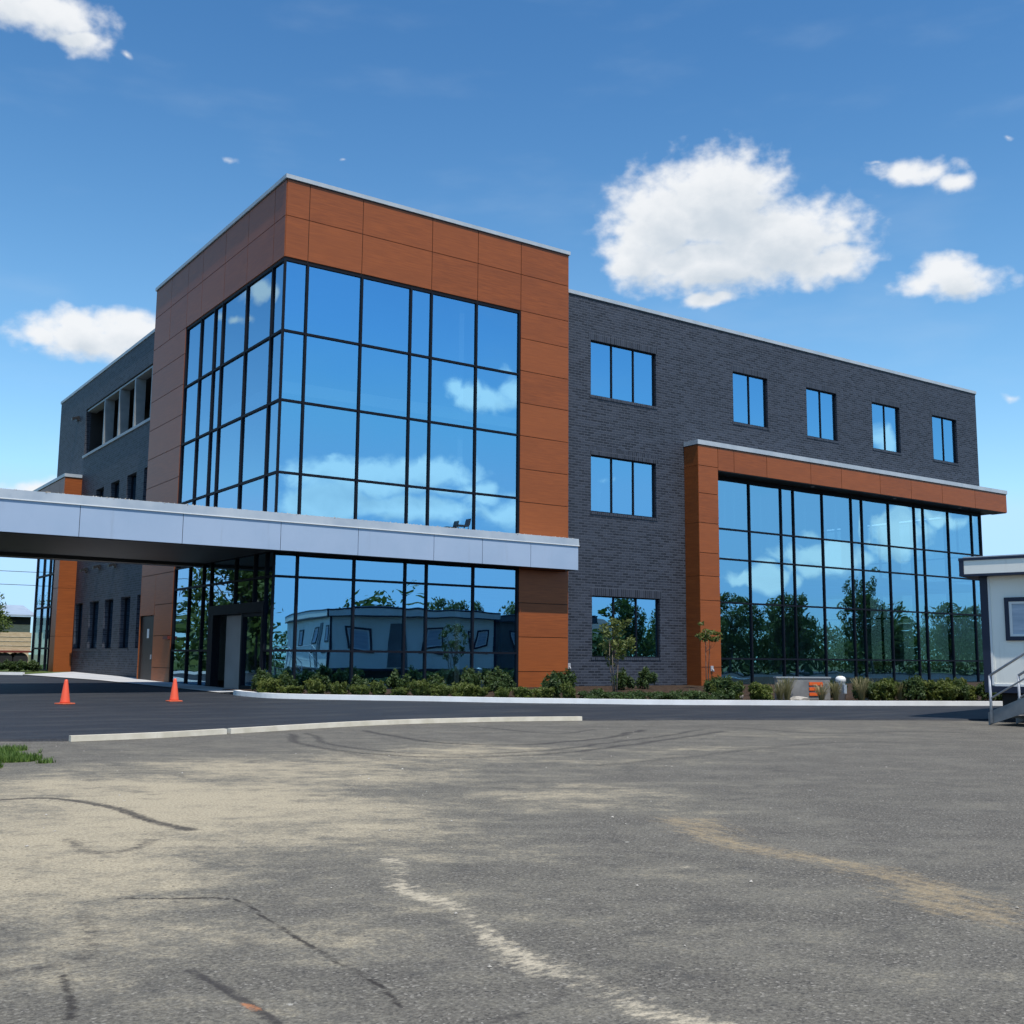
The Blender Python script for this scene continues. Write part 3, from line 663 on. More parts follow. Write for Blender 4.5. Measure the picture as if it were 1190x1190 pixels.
for u in ru: mf.pbox(PR, u-.035, u+.035, pv[0], pv[-1], -.1, .045)
for v in pv:
    for a,b in zip(ru[:-1],ru[1:]): mf.pbox(PR, a+.035, b-.035, v-.035, v+.035, -.1, .039)
for a,b in zip(ru[:-1],ru[1:]):
    for c,d in zip(pv[:-1],pv[1:]): pane(mg, PR, a, b, c, d, -.015, .003)
mf.pbox(GP, 18.45, 37.78, 8.62, 8.718, -.1, .03)
f = bld(mf, 'curtain_wall', M['mull']); bld(mg, 'glazing', M['glass2'], f)
for k, x in enumerate([19.5,19.95,20.5,21.6,22.1,24.3,24.9,26.3,27.0,28.9,29.5,30.9,31.5,33.4,33.9,35.6,36.3]):
    mb = MB(); mb.box((x,1.0,6.6),(x+.10,1.06,8.1+.3*(k%3)/2)); bld(mb, 'window_blind', M['ceil'])
# far left glass box
PQ = plane((-.27,0,0),(0,1,0),(-1,0,0)); mb = MB(); tones = []
panels(mb, tones, PQ, [25.87,26.9], [.3,2.18,4.52,6.59,9.0,10.0], 0, []); panels(mb, tones, PQ, [26.9,29.2,31.5,33.4], [9.1,10.0], 0, [])
panels(mb, tones, plane((0,25.87,0),(1,0,0),(0,-1,0)), [-.26,.55], [.3,2.18,4.52,6.59,9.0,10.0], 0, [], gap=.006)
mb.box((-.236,25.905,.3),(.54,26.89,9.99),1); mb.box((-.236,26.895,9.12),(.54,33.38,9.989),1)
tones += [.5]*(len(mb.f)-len(tones))
pf = bld(mb, 'portal_frame', [M['clad'], M['joint']]); add_tone(pf, tones)
mb = MB(); mb.box((-.31,25.83,10.02),(.53,33.44,10.18)); bld(mb, 'frame_cap', M['cap'], pf)
GQ = plane((-.12,0,0),(0,1,0),(-1,0,0)); mf, mg = MB(), MB()
curtain(mf, mg, GQ, [26.93,27.7,28.5,29.9,31.5], [.45,1.6,3.67,5.32,7.0,9.1], mw=.045, amp=.005)
PB = plane((0,31.5,0),(-1,0,0),(0,1,0))
f = bld(mf, 'curtain_wall', M['mull']); bld(mg, 'glazing', M['glass'], f)

# canopy over the drive
CN = (-9.7,10.97,-.7,7.3)
mb = MB(); jx = [-9.7,-8.42,-5.69,-2.96,-.08,2.43,5.11,6.96,8.92,10.97]
PC = plane((0,-.70,0),(1,0,0),(0,-1,0))
for a,b in zip(jx[:-1],jx[1:]): mb.pbox(PC, a+.008, b-.008, 4.36, 5.20, -.03, 0)
for a,b in ((-.69,1.2),(1.2,3.2),(3.2,5.2),(5.2,7.28)): mb.pbox(plane((-9.7,0,0),(0,1,0),(-1,0,0)), a+.008, b-.008, 4.36, 5.20, -.03, 0)
mb.box((10.94,-.665,4.36),(10.969,-.01,5.2)); mb.box((-9.66,7.27,4.36),(-.01,7.3,5.2))
can = bld(mb, 'entrance_canopy', M['fascia'])
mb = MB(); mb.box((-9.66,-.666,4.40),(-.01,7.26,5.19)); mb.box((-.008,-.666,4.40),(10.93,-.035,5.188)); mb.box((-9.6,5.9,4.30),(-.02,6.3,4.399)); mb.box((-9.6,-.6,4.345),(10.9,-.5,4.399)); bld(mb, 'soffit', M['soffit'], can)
mb = MB(); mb.hexa([(-9.72,-.725,5.215),(10.99,-.725,5.215),(10.99,-.02,5.215),(-9.72,-.02,5.215),(-9.72,-.70,5.45),(10.99,-.70,5.45),(10.99,-.02,5.42),(-9.72,-.02,5.42)])
mb.box((-9.72,-.735,5.19),(10.995,-.66,5.214),1); mb.box((-9.715,-.018,5.2),(-.01,7.33,5.41)); bld(mb, 'canopy_roof', [M['fband'], M['white']], can)
# loose gravel ballast along the canopy edge
V = []; F = []
for k in range(1400):
    x = random.uniform(-9.4,10.9); y = random.uniform(-.69,-.45); r = random.uniform(.012,.035); z = 5.44+random.uniform(-.01,.012)
    i = len(V); pts = [(x+r*math.cos(t)*random.uniform(.7,1.2), y+r*math.sin(t)*random.uniform(.7,1.2), z) for t in (0,1.57,3.14,4.71)]
    V += pts+[(x,y,z+r*1.0),(x,y,z-r)]
    for a,b in ((0,1),(1,2),(2,3),(3,0)): F += [(i+a,i+b,i+4),(i+b,i+a,i+5)]
o = bpy.data.objects.new('gravel', np_mesh('gravel', V, np.array(F), M['gravel'])); COL.objects.link(o); o['kind'] = 'stuff'; o['label'] = 'loose pale gravel along the top edge of the silver canopy'; o['category'] = 'gravel'

# interior: floors, ceilings, columns and back walls seen faintly through the glass
mb = MB()
for z in (4.62,9.25,13.6):
    mb.box((.14,.14,z),(W_-.05,12.9,z+.38),0)
for z in (4.75,9.25): mb.box((W_+.1,.9,z),(37.6,31,z+.35),0); mb.box((.9,13.2,z),(W_,31,z+.35),0)
mb.box((6.5,.2,.2),(6.7,12.9,15.3),0); mb.box((.2,11.9,.2),(6.4,12.1,15.3),0)
mb.box((12.0,5.5,.2),(18.2,5.7,14.5),0)
mb.face([(.3,.3,.23),(37,.3,.23),(37,31,.23),(.3,31,.23)],1)
for x in (20.5,24.9,27.0,31.5,34.4): mb.box((x,3.2,.24),(x+.35,3.55,8.6),0)
mb.box((18.4,6.5,.24),(33,6.7,8.7),0); mb.box((34.6,6.5,.24),(36.6,6.7,8.7),0)
mb.box((16.4,.9,.24),(16.6,12,14.5),0)
bld(mb, 'interior', [M['interior'], M['walk']])
mb = MB(); mb.lathe((13.75,1.6,7.75), [(.05,-.78),(.13,-.12),(.14,.05),(.06,.16)], 14); mb.tube([(13.75,1.6,7.9),(13.75,1.6,9.2)],.012,6); bld(mb,'pendant_lamp', M['ceil'])

# chair standing on the canopy roof
CH = empty('chair', (6.42,-.30,5.43), 'small black chair at the foot of the second floor tower glass, on the silver canopy', 'chair')
def child(mb, name, m, p, bevel=0): return mb.build(name, m, p, bevel)
mb = MB(); mb.box((-.24,-.14,.15),(.18,.14,.19)); child(mb,'seat',M['black'],CH)
mb = MB(); mb.hexa([(.16,-.14,.19),(.20,-.14,.19),(.20,.14,.19),(.16,.14,.19),(.23,-.14,.42),(.26,-.14,.42),(.26,.14,.42),(.23,.14,.42)]); child(mb,'backrest',M['black'],CH)
for sx in (-.21,.15):
    for sy in (-.12,.12):
        mb = MB(); mb.tube([(sx,sy,.15),(sx*1.1,sy,-.0)],.014,6); child(mb,'leg',M['black'],CH)

# ------------------------------------------------------------------ trailers
def trailer(name, x0, x1, y0, y1, wall, label, wins_left, wins_back, trim, extra=None, doors_left=(), doors_back=()):
    T = empty(name, (x0,y1,0), label, 'trailer', 'site trailers')
    T.location = (x0, y1, 0); T.rotation_euler.z = R(15)
    off = Vector((-x0,-y1,0))
    def b(mb, nm, m, par=None):
        for i,v in enumerate(mb.v): mb.v[i] = (v[0]+off.x, v[1]+off.y, v[2])
        return mb.build(nm, m, par or T)
    L = plane((x0,0,0),(0,1,0),(-1,0,0)); B = plane((0,y1,0),(1,0,0),(0,1,0))
    mb = MB(); mb.box((x0,y0,.78),(x1,y1,3.22)); 
    for u in np.arange(y0+.6, y1-.1, 1.22): mb.pbox(L, u-.012, u+.012, .8, 3.2, -.001, .006)
    for u in np.arange(x0+1.22, x1-.1, 1.22): mb.pbox(B, u-.012, u+.012, .8, 3.2, -.001, .006)
    b(mb, 'body', wall)
    mb = MB(); mb.box((x0-.03,y0-.02,.64),(x1+.03,y1+.03,.779)); mb.box((x0-.032,y1-.13,.78),(x0+.1,y1+.032,3.19)); mb.box((x1-.13,y1-.1,.78),(x1+.03,y1+.032,3.19)); b(mb, 'trim', trim)
    mb = MB(); mb.pbox(L, y1-.175, y1-.131, .80, 3.18, 0, .02); mb.pbox(L, y0, y1-.18, .78, .83, 0, .02); b(mb, 'corner_trim', M['white'])
    e = .36
    mb = MB(); mb.box((x0-.30,y0-e,3.24),(x1+.30,y1+e,3.54)); f = b(mb, 'roof_fascia', wall)
    mb = MB(); mb.box((x0-.315,y0-e-.015,3.19),(x1+.315,y1+e+.015,3.239)); mb.box((x0-.32,y0-e-.02,3.541),(x1+.32,y1+e+.02,3.60))
    mb.box((x0-.312,y1+e-.09,3.24),(x0-.2,y1+e+.012,3.54)); b(mb, 'roof_edge', trim, f)
    mb = MB(); mb.box((x0-.25,y0-.3,3.601),(x1+.25,y1+.3,3.63)); b(mb, 'roof', M['cap'])
    mb = MB(); mb.box((x0+.25,y0+.2,.0),(x1-.25,y1-.25,.64)); b(mb, 'dark_underside', M['dark'])  # black-coloured block fills the open void below the body, its shade painted in
    for pl, ws in ((L,wins_left),(B,wins_back)):
        for (u0,u1,v0,v1) in ws:
            mb = MB(); fw=.09
            for q in ((u0-fw,u1+fw,v0-fw,v0),(u0-fw,u1+fw,v1,v1+fw),(u0-fw,u0,v0,v1),(u1,u1+fw,v0,v1)): mb.pbox(pl,*q,-.01,.05)
            w = b(mb,'window',trim); mb = MB()
            for q in ((u0,u1,v0,v0+.05),(u0,u1,v1-.05,v1),(u0,u0+.06,v0+.05,v1-.05),(u1-.06,u1,v0+.05,v1-.05)): mb.pbox(pl,*q,.001,.035)
            b(mb,'window_frame',M['white'],w); mb = MB()
            for k in range(9):
                z = v0+.05+(v1-v0-.1)*k/9; mb.pbox(pl,u0+.06,u1-.06,z,z+(v1-v0-.1)/9-.012,.001,.012)
            mb.pbox(pl,u0+.06,u1-.06,v0+.05,v1-.05,.0005,.004)
            b(mb,'blind',M['blind'],w)
    for pl, ds in ((L,doors_left),(B,doors_back)):
        for (u0,u1) in ds:
            mb = MB(); mb.pbox(pl,u0,u1,.84,2.9,.0,.045); d = b(mb,'door',M['greytrl']); mb = MB(); mb.pbox(pl,u1-.16,u1-.08,1.75,1.9,.046,.1); b(mb,'handle',M['steel'],d)
    return T
trailer('site_trailer', 9.9, 18.1, -29.5, -16.5, M['trailer'], 'off white site office trailer with navy trim at the right edge of the lot',
    [(-18.05,-17.06,1.86,2.62),(-21.9,-20.9,1.86,2.62),(-26,-25,1.86,2.62)], [(10.9,11.9,1.72,2.62),(14.3,15.3,1.72,2.62),(16.9,17.5,1.72,2.5)], M['navy'], doors_left=[(-20.4,-19.5)], doors_back=[(12.7,13.6)])
trailer('site_trailer', 18.9, 26.0, -28, -17.3, M['greytrl'], 'dark grey site trailer beyond the off white one, mirrored in the tower glass', [], [(21,22,1.72,2.6)], M['navy'])
# stairs to the trailer door
ST = empty('trailer_stairs', (8.75,-17.45,0), 'grey wooden stairs with galvanised pipe rails leading up to the off white trailer', 'stairs')
mb = MB()
for k in range(4): mb.box((.0,-.30*(k+1)+.02,.19*(k+1)-.04),(1.05,-.30*k+.03,.19*(k+1)))
mb.box((.0,-3.2,.76),(1.05,-1.19,.80)); child(mb,'treads',M['wood'],ST)
for x in (0,1.02):
    mb = MB(); mb.hexa([(x-.02,.08,.0),(x+.02,.08,.0),(x+.02,-1.2,.0+.45),(x-.02,-1.2,.45),(x-.02,.08,.26),(x+.02,.08,.26),(x+.02,-1.2,.80),(x-.02,-1.2,.80)]); child(mb,'stringer',M['signgrey'],ST)
    for y in (-1.2,-3.1):
        mb = MB(); mb.box((x-.045,y-.045,0),(x+.045,y+.045,.76)); child(mb,'leg',M['wood'],ST)
for x in (-.03,1.05):
    mb = MB(); mb.tube([(x,0,.05),(x,0,1.02)],.028,10); mb.tube([(x,0,1.02),(x,-1.2,1.72),(x,-3.1,1.72),(x,-3.1,.8)],.026,10); mb.tube([(x,0,.55),(x,-1.2,1.22),(x,-3.1,1.22)],.02,8); mb.tube([(x,-1.2,.7),(x,-1.2,1.72)],.026,8); child(mb,'handrail',M['steel'],ST)
ST.location.x = 9.12-.35; ST.location.y = -17.30

# ------------------------------------------------------------------ cones, pipes, sign, rocks
def cone(x, y, label):
    z = hgt(y)+.035
    T = empty('traffic_cone', (x,y,z), label, 'traffic cone', 'traffic cones on the new asphalt')
    return T
def cone_parts(T):
    mb = MB(); mb.lathe((0,0,.03), [(.115,.0),(.108,.03),(.04,.50),(.03,.525),(.015,.53)], 24); child(mb,'cone_body',M['cone'],T)
    mb = MB(); 
    mb.box((-.16,-.16,0),(.16,.16,.03)); child(mb,'cone_base',M['conebase'],T,.008)
c1 = cone(-3.90,-3.55,'orange traffic cone standing before the entrance door under the canopy'); cone_parts(c1)
c2 = copy_tree(c1); c2['label'] = 'orange traffic cone nearest the left edge, before the far orange pillar'; c2.location = (-6.52,-3.9,hgt(-3.9)+.035); c2.rotation_euler.z = .4
def pipe(pts, label):
    q = smooth_poly(pts,5); mb = MB()
    for i in range(len(q)-1):
        d = (q[i+1]-q[i]).normalized(); n = Vector((-d.y,d.x,0))*.048
        z0, z1 = hgt(q[i].y)+.004, hgt(q[i+1].y)+.004
        P = [q[i]-n,q[i+1]-n,q[i+1]+n,q[i]+n]; Z = [z0,z1,z1,z0]
        mb.hexa([(p.x,p.y,z) for p,z in zip(P,Z)]+[(p.x,p.y,z+.088) for p,z in zip(P,Z)])
    o = mb.build('edging_board', M['pipe']); tag(o, label, 'edging board', 'cream boards along the asphalt edge')
pipe([(-8.52,-12.98),(-7.2,-12.86),(-5.93,-12.50)], 'shorter cream edging board lying along the asphalt edge beside the grass')
pipe([(-5.85,-12.47),(-4.6,-12.10),(-3.35,-11.79),(-2.3,-11.64),(-1.37,-11.62),(.3,-11.76),(1.96,-12.14)], 'longer cream edging board curving along the edge of the new black asphalt')
SG = empty('ground_sign', (12.7,-9.1,hgt(-9.1)+.12), 'low grey sign slab with an orange mark in the bed before the right glass box', 'sign')
mb = MB(); mb.box((-.92,-.09,.0),(.72,.09,.62)); mb.box((-.95,-.11,.621),(.75,.11,.66),1); child(mb,'sign_slab',[M['signgrey'],M['sill']],SG)
SG.rotation_euler.z = R(-24)
mb = MB()
for z in (.12,.27,.42): mb.box((.06,-.115,z),(.40,-.091,z+.09))
mb.box((.40,-.115,.12),(.48,-.091,.51)); child(mb,'orange_mark',M['orange'],SG)
UP = empty('utility_post', (13.62,-9.62,hgt(-9.62)+.12), 'white round topped utility post standing at the end of the low grey sign', 'utility post')
mb = MB(); mb.lathe((0,0,0), [(.13,0),(.13,.52),(.15,.54),(.15,.62),(.12,.67),(.05,.70)], 16); child(mb,'post_body',M['white'],UP); mb = MB(); mb.box((-.06,-.165,.2),(.06,-.13,.45)); child(mb,'label_plate',M['bluemetal'],UP)
def rock_mesh(seed, n=2):
    bm = bmesh.new(); bmesh.ops.create_icosphere(bm, subdivisions=3, radius=1); r = random.Random(seed)
    ks = [(Vector((r.gauss(0,1),r.gauss(0,1),r.gauss(0,1))).normalized(), r.uniform(.62,.95)) for _ in range(16)]
    for v in bm.verts:
        for d,c in ks:
            e = v.co.dot(d)
            if e > c: v.co -= d*(e-c)
        v.co += v.co*r.uniform(-.012,.012)
    me = bpy.data.meshes.new('boulder'); bm.to_mesh(me); bm.free(); me.materials.append(M['stone']); return me
RM = [rock_mesh(s) for s in (1,2,3)]
for i,(x,y,sx,sy,sz,lab) in enumerate([(10.7,-8.15,.34,.28,.18,'higher, rounder pale boulder in the bed left of the low sign'),(11.35,-8.6,.50,.26,.11,'long flat pale boulder in the bed just left of the low sign'),(12.0,-9.45,.30,.2,.09,'flat pale stone in front of the low grey sign'),(14.5,-9.9,.38,.22,.10,'pale flat stone among the grass tufts right of the white utility post'),(5.05,-5.6,.16,.13,.09,'small white stone beside the orange tower base')]):
    o = bpy.data.objects.new('boulder', RM[i%3]); COL.objects.link(o); o.location = (x,y,hgt(y)+.12+sz*.5); o.scale = (sx,sy,sz); o.rotation_euler.z = i*1.1; tag(o, lab, 'boulder', 'pale stones in the bed')
# garden tap / hose bibs on the walls
for (x,y,z,lab) in ((11.55,.6,1.02,0),(17.9,-.18,.95,1)):
    mb = MB(); mb.box((x-.06,y-.05,z-.08),(x+.06,y,z+.12)); mb.tube([(x,y-.05,z),(x,y-.12,z-.04),(x,y-.12,z-.12)],.025,8); bld(mb,'wall_tap',M['steel'])

# ------------------------------------------------------------------ foliage
def leaves(centers, n_per, leaf, spread, flat=0, up=.3, seed=0, elong=1.6):
    rng = np.random.default_rng(seed); C = np.repeat(np.asarray(centers), n_per, 0); N = len(C)
    d = rng.normal(size=(N,3)); d /= np.linalg.norm(d,axis=1)[:,None]; rad = rng.random(N)**.45
    sp = np.asarray(spread) if np.ndim(spread) else np.array([spread]*3)
    P = C+d*rad[:,None]*sp
    nrm = d*.6+rng.normal(size=(N,3))*.6+np.array([0,0,up]); nrm /= np.linalg.norm(nrm,axis=1)[:,None]
    a = np.cross(nrm, rng.normal(size=(N,3))); a /= np.linalg.norm(a,axis=1)[:,None]; b = np.cross(nrm,a)
    s = leaf*rng.uniform(.6,1.3,N)[:,None]
    V = np.stack([P-a*s*elong*.5, P+b*s*.32-a*s*.05, P+a*s*elong*.5, P-b*s*.32-a*s*.05],1).reshape(-1,3)
    F = np.arange(N*4).reshape(N,4)
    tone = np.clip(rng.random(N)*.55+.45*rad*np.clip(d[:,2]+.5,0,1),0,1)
    return V, F, tone
def foliage_mesh(name, V, F, tone, m, mn=None):
    me = np_mesh(name, V, F, m); 
    at = me.attributes.new('tone','FLOAT','FACE'); at.data.foreach_set('value', tone.astype(np.float32)); return me
def shrub_mesh(seed, w, h, m, leaf=.05, n=26, per=55, spiky=False):
    r = random.Random(seed); cs = []
    for k in range(n):
        t = r.uniform(0,6.283); q = math.sqrt(r.random())*w*.75; zz_ = h*r.uniform(.15,.8)*(1-.45*(q/w)**2)
        cs.append((q*math.cos(t), q*math.sin(t), zz_))
    if spiky:
        for k in range(16):
            t = r.uniform(0,6.283); q = r.uniform(.3,1)*w; 
            for j in range(3): cs.append((q*math.cos(t)*(.6+.2*j), q*math.sin(t)*(.6+.2*j), h*(.5+.25*j)*r.uniform(.7,1.05)))
    V,F,t = leaves(cs, per, leaf, (w*.26,w*.26,h*.22), seed=seed, elong=2.2 if spiky else 1.7)
    V[:,2] = np.maximum(V[:,2], .0)
    return foliage_mesh('shrub', V, F, t, m)
SJ = [shrub_mesh(s, .42, .42, M['leafA'], .055, spiky=True) for s in (11,12,13)]
SD = [shrub_mesh(s, .36, .62, M['leafB'], .06) for s in (21,22,23)]
SL = [shrub_mesh(s, .46, .30, M['leafB'], .05) for s in (31,32)]
def kerb_back(x, off):        # a point 'off' metres behind the kerb
    return ip(KERB, x)+off
ORD = ['first','second','third','fourth','fifth','sixth','seventh','eighth','ninth','tenth','eleventh','twelfth','thirteenth','fourteenth','fifteenth','sixteenth','seventeenth','eighteenth','nineteenth','twentieth','twenty-first','twenty-second','twenty-third','twenty-fourth','twenty-fifth']
def place(mesh, name, x, y, s, rz, label, cat, group, dz=.11):
    o = bpy.data.objects.new(name, mesh); COL.objects.link(o); o.location = (x,y,hgt(y)+dz); o.scale = (s[0],s[0],s[1]); o.rotation_euler.z = rz
    return tag(o, label, cat, group)
rs = random.Random(5)
def pxpt(x, off): return x, kerb_back(x, off)
# front row at the tower: low junipers right behind the kerb
jx_ = [-.95,-.45,.05,.55,1.0,1.45,1.9,2.35,2.8,3.25,3.7,4.15,4.65,5.2,5.75]
for k,x in enumerate(jx_):
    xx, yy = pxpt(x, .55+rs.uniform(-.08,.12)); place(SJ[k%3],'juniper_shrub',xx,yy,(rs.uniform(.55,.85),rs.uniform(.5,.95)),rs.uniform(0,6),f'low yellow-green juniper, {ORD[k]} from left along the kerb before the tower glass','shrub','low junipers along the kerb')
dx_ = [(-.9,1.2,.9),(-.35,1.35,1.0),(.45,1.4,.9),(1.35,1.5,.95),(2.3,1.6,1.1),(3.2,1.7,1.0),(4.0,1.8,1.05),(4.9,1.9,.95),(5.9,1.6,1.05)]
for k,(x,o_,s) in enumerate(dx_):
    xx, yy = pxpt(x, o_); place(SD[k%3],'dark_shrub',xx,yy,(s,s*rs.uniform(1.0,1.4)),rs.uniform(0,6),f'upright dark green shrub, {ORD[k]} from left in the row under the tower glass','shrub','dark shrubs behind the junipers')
# spreading ground-hugging shrubs before the brick wall
for k,x in enumerate([6.35,6.85,7.35,7.9,8.4,8.95,9.5]):
    xx, yy = pxpt(x, .6+rs.uniform(-.1,.15)); place(SL[k%2],'spreading_shrub',xx,yy,(rs.uniform(.9,1.15),rs.uniform(.85,1.1)),rs.uniform(0,6),f'low spreading dark shrub, {ORD[k]} from left along the kerb before the brick wall','shrub','spreading shrubs along the kerb')
for (x,y,s,lab) in ((11.6,-2.3,1.15,'dark rounded shrub under the lower brick wall window, the left of the pair'),(12.7,-2.3,1.25,'dark rounded shrub under the lower brick wall window, the right of the pair'),(8.4,-3.2,1.2,'dark shrub standing just behind the small young tree'),(6.3,-2.5,1.2,'dark bushy shrub at the right foot of the orange tower base')):
    place(SD[rs.randrange(3)],'dark_shrub',x,y,(s,s*1.05),rs.uniform(0,6),lab,'shrub','rounded dark shrubs near the wall')
# right bed
rx_ = [9.95,10.3,10.75,14.2,14.65,15.1,15.5,15.95,16.4,16.8,17.25,17.7,18.1,18.6]
for k,x in enumerate(rx_):
    xx, yy = pxpt(x, .8+rs.uniform(-.2,.5)); m_ = SJ[k%3] if k%3 else SD[k%3]
    place(m_,'juniper_shrub' if k%3 else 'dark_shrub',xx,yy,(rs.uniform(.9,1.2),rs.uniform(1.0,1.35)),rs.uniform(0,6),f'{"yellow-green juniper" if k%3 else "dark green shrub"}, {ORD[k]} from left along the kerb before the right glass box','shrub','shrubs in the bed before the right glass box')
for k,x in enumerate([10.6,14.6,15.4,16.2,17.0,17.8]):
    xx, yy = pxpt(x, 2.2+rs.uniform(-.2,.3)); place(SD[k%3],'dark_shrub',xx,yy,(1.1,1.15),rs.uniform(0,6),f'dark shrub, {ORD[k]} from left in the row under the right glass box','shrub','back row shrubs before the right glass box')
# straw-coloured grass tufts
def tuft_mesh(seed):
    rng = np.random.default_rng(seed); V=[];F=[];T=[]
    for k in range(150):
        t = rng.uniform(0,6.283); q = rng.uniform(0,.09); l = rng.uniform(.45,1.0); lean = rng.uniform(.05,.42)*l; w=.006
        x0,y0 = q*math.cos(t),q*math.sin(t); dx,dy = math.cos(t),math.sin(t); px,py = -dy*w,dx*w
        p = [(x0,y0,0),(x0+dx*lean*.35,y0+dy*lean*.35,l*.6),(x0+dx*lean,y0+dy*lean,l)]
        i=len(V); V += [(p[0][0]-px,p[0][1]-py,0),(p[0][0]+px,p[0][1]+py,0),(p[1][0]+px,p[1][1]+py,p[1][2]),(p[1][0]-px,p[1][1]-py,p[1][2]),(p[2][0]+px*1.6,p[2][1]+py*1.6,p[2][2]),(p[2][0]-px*1.6,p[2][1]-py*1.6,p[2][2])]
        F += [(i,i+1,i+2,i+3),(i+3,i+2,i+4,i+5)]; tt=rng.random(); T += [tt*.5,tt]
    return foliage_mesh('grass_tuft', V, np.array(F), np.array(T), M['straw'])
GT = [tuft_mesh(s) for s in (1,2)]
for k,(x,o_) in enumerate([(11.45,.8),(11.9,1.1),(12.5,.6),(13.0,.7),(13.85,.75),(14.2,1.2),(14.85,1.6),(15.3,1.0),(15.9,1.7)]):
    xx,yy = pxpt(x,o_); place(GT[k%2],'grass_tuft',xx,yy,(.8,rs.uniform(.5,.72)),rs.uniform(0,6),f'straw-coloured grass tuft, {ORD[k]} from the left around the low grey sign','grass tuft','ornamental grass tufts')

def tree(name, loc, label, group, H, trunk_h, crown, n, per, leaf, seed, m=None, stems=1, tr=.12, sx=1):
    r = random.Random(seed); T = empty(name, loc, label, 'tree', group)
    mb = MB(); cs = []
    for s in range(stems):
        ox = r.uniform(-.1,.1)*(stems>1); top = Vector((ox*3+r.uniform(-.1,.1)*H*.1, r.uniform(-.1,.1)*H*.1, trunk_h+(H-trunk_h)*.55))
        mb.tube([(ox,0,-.05),(ox*1.6,0,trunk_h*.5),(top.x*.6+ox,top.y*.5,trunk_h),tuple(top)], [tr,tr*.8,tr*.65,tr*.25], 8)
    for k in range(n):
        t = r.uniform(0,6.283); ph = r.uniform(-1,1); q = r.random()**.45
        c = Vector((crown[0]*q*math.cos(t)*math.sqrt(1-ph*ph), crown[0]*q*math.sin(t)*math.sqrt(1-ph*ph), trunk_h+(H-trunk_h)*.5+crown[1]*q*ph))
        c *= 1; cs.append(tuple(c))
        if k % 3 == 0:
            b0 = Vector((0,0,trunk_h*.8+(c.z-trunk_h)*.35 if c.z > trunk_h else trunk_h*.8)); mid = b0.lerp(c,.55)+Vector((0,0,-.04*H))
            mb.tube([tuple(b0),tuple(mid),tuple(c)], [tr*.4,tr*.25,tr*.08], 6)
    child(mb,'trunk',M['bark'],T)
    V,F,t = leaves(cs, per, leaf, (crown[0]*.26,crown[0]*.26,crown[1]*.2), seed=seed)
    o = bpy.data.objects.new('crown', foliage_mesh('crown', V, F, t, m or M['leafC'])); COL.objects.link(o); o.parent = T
    return T
tree('young_tree', (9.35,-4.6,hgt(-4.6)+.1), 'small young tree with several thin stems before the lower brick wall window', 'young trees in the bed', 2.45, .85, (.55,.80), 34, 26, .085, 3, M['leafD'], 3, .022)
tree('young_tree', (15.2,-2.6,hgt(-2.6)+.1), 'sparse young tree with open leafy top before the orange pillar of the right glass box', 'young trees in the bed', 2.5, 1.55, (.62,.42), 16, 24, .10, 9, M['leafD'], 2, .018)

# trees the glass mirrors, across the lot and to the left
bigA = tree('broadleaf_tree', (0,0,0), 'x', 'trees across the lot', 8.6, 1.8, (3.6,3.4), 90, 42, .32, 41, None, 1, .22)
bigB = tree('broadleaf_tree', (0,0,0), 'x', 'trees across the lot', 10.6, 2.4, (2.6,4.2), 80, 42, .32, 42, None, 1, .24)
def put(src, x, y, s, rz, label, first=False, z=None, group=None):
    o = src if first else copy_tree(src)
    o.location = (x,y,hgt(y)-.03 if z is None else z); o.scale = (s,s,s); o.rotation_euler.z = rz; o['label'] = label
    if group: o['group'] = group
spots = [(44,-46,.85,'A'),(49,-50,1.0,'A'),(54,-45,.9,'B'),(59,-44,.82,'A'),(64,-41.5,.95,'A'),(69,-39.5,1.0,'A'),(73.5,-42,.72,'A'),(77,-36,1.0,'B'),(82,-37,.75,'A'),(87,-33,.95,'A'),(92,-31,.9,'A'),(98,-30,1.0,'A'),(38,-52,.9,'A'),(104,-26,.85,'A')]
uA = uB = False
for k,(x,y,s,t) in enumerate(sorted(spots)):
    fst = (t=='A' and not uA) or (t=='B' and not uB)
    if t=='A': uA = True
    else: uB = True
    put(bigA if t=='A' else bigB, x, y, s*.9, k*1.3, f'{"round" if t=="A" else "narrow"} leafy tree, {ORD[k]} from the left in the row across the lot', fst)
lt = [(-9.5,25.5,.92,'A','leafy tree left of the canopy, mirrored dark behind the entrance door'),(-13.5,21,1.05,'A','broad tree left of the drive, mirrored in the ground floor corner glass'),(-16,33,.62,'A','small round tree left of the drive, mirrored low in the tower glass'),(-22,48,.7,'A','distant round tree left of the drive, mirrored in the tower ground floor glass'),(-26,60,.8,'B','distant narrow tree left of the drive, mirrored in the tower ground floor glass')]
for k,(x,y,s,t,lab) in enumerate(lt): put(bigA if t=='A' else bigB, x, y, s, k*2.1+.5, lab, group='trees left of the drive')
put(bigA, 2.2, 62, .66, 1.1, 'leafy tree at the left edge behind the low metal roofed shed', z=.45, group='trees behind the building')

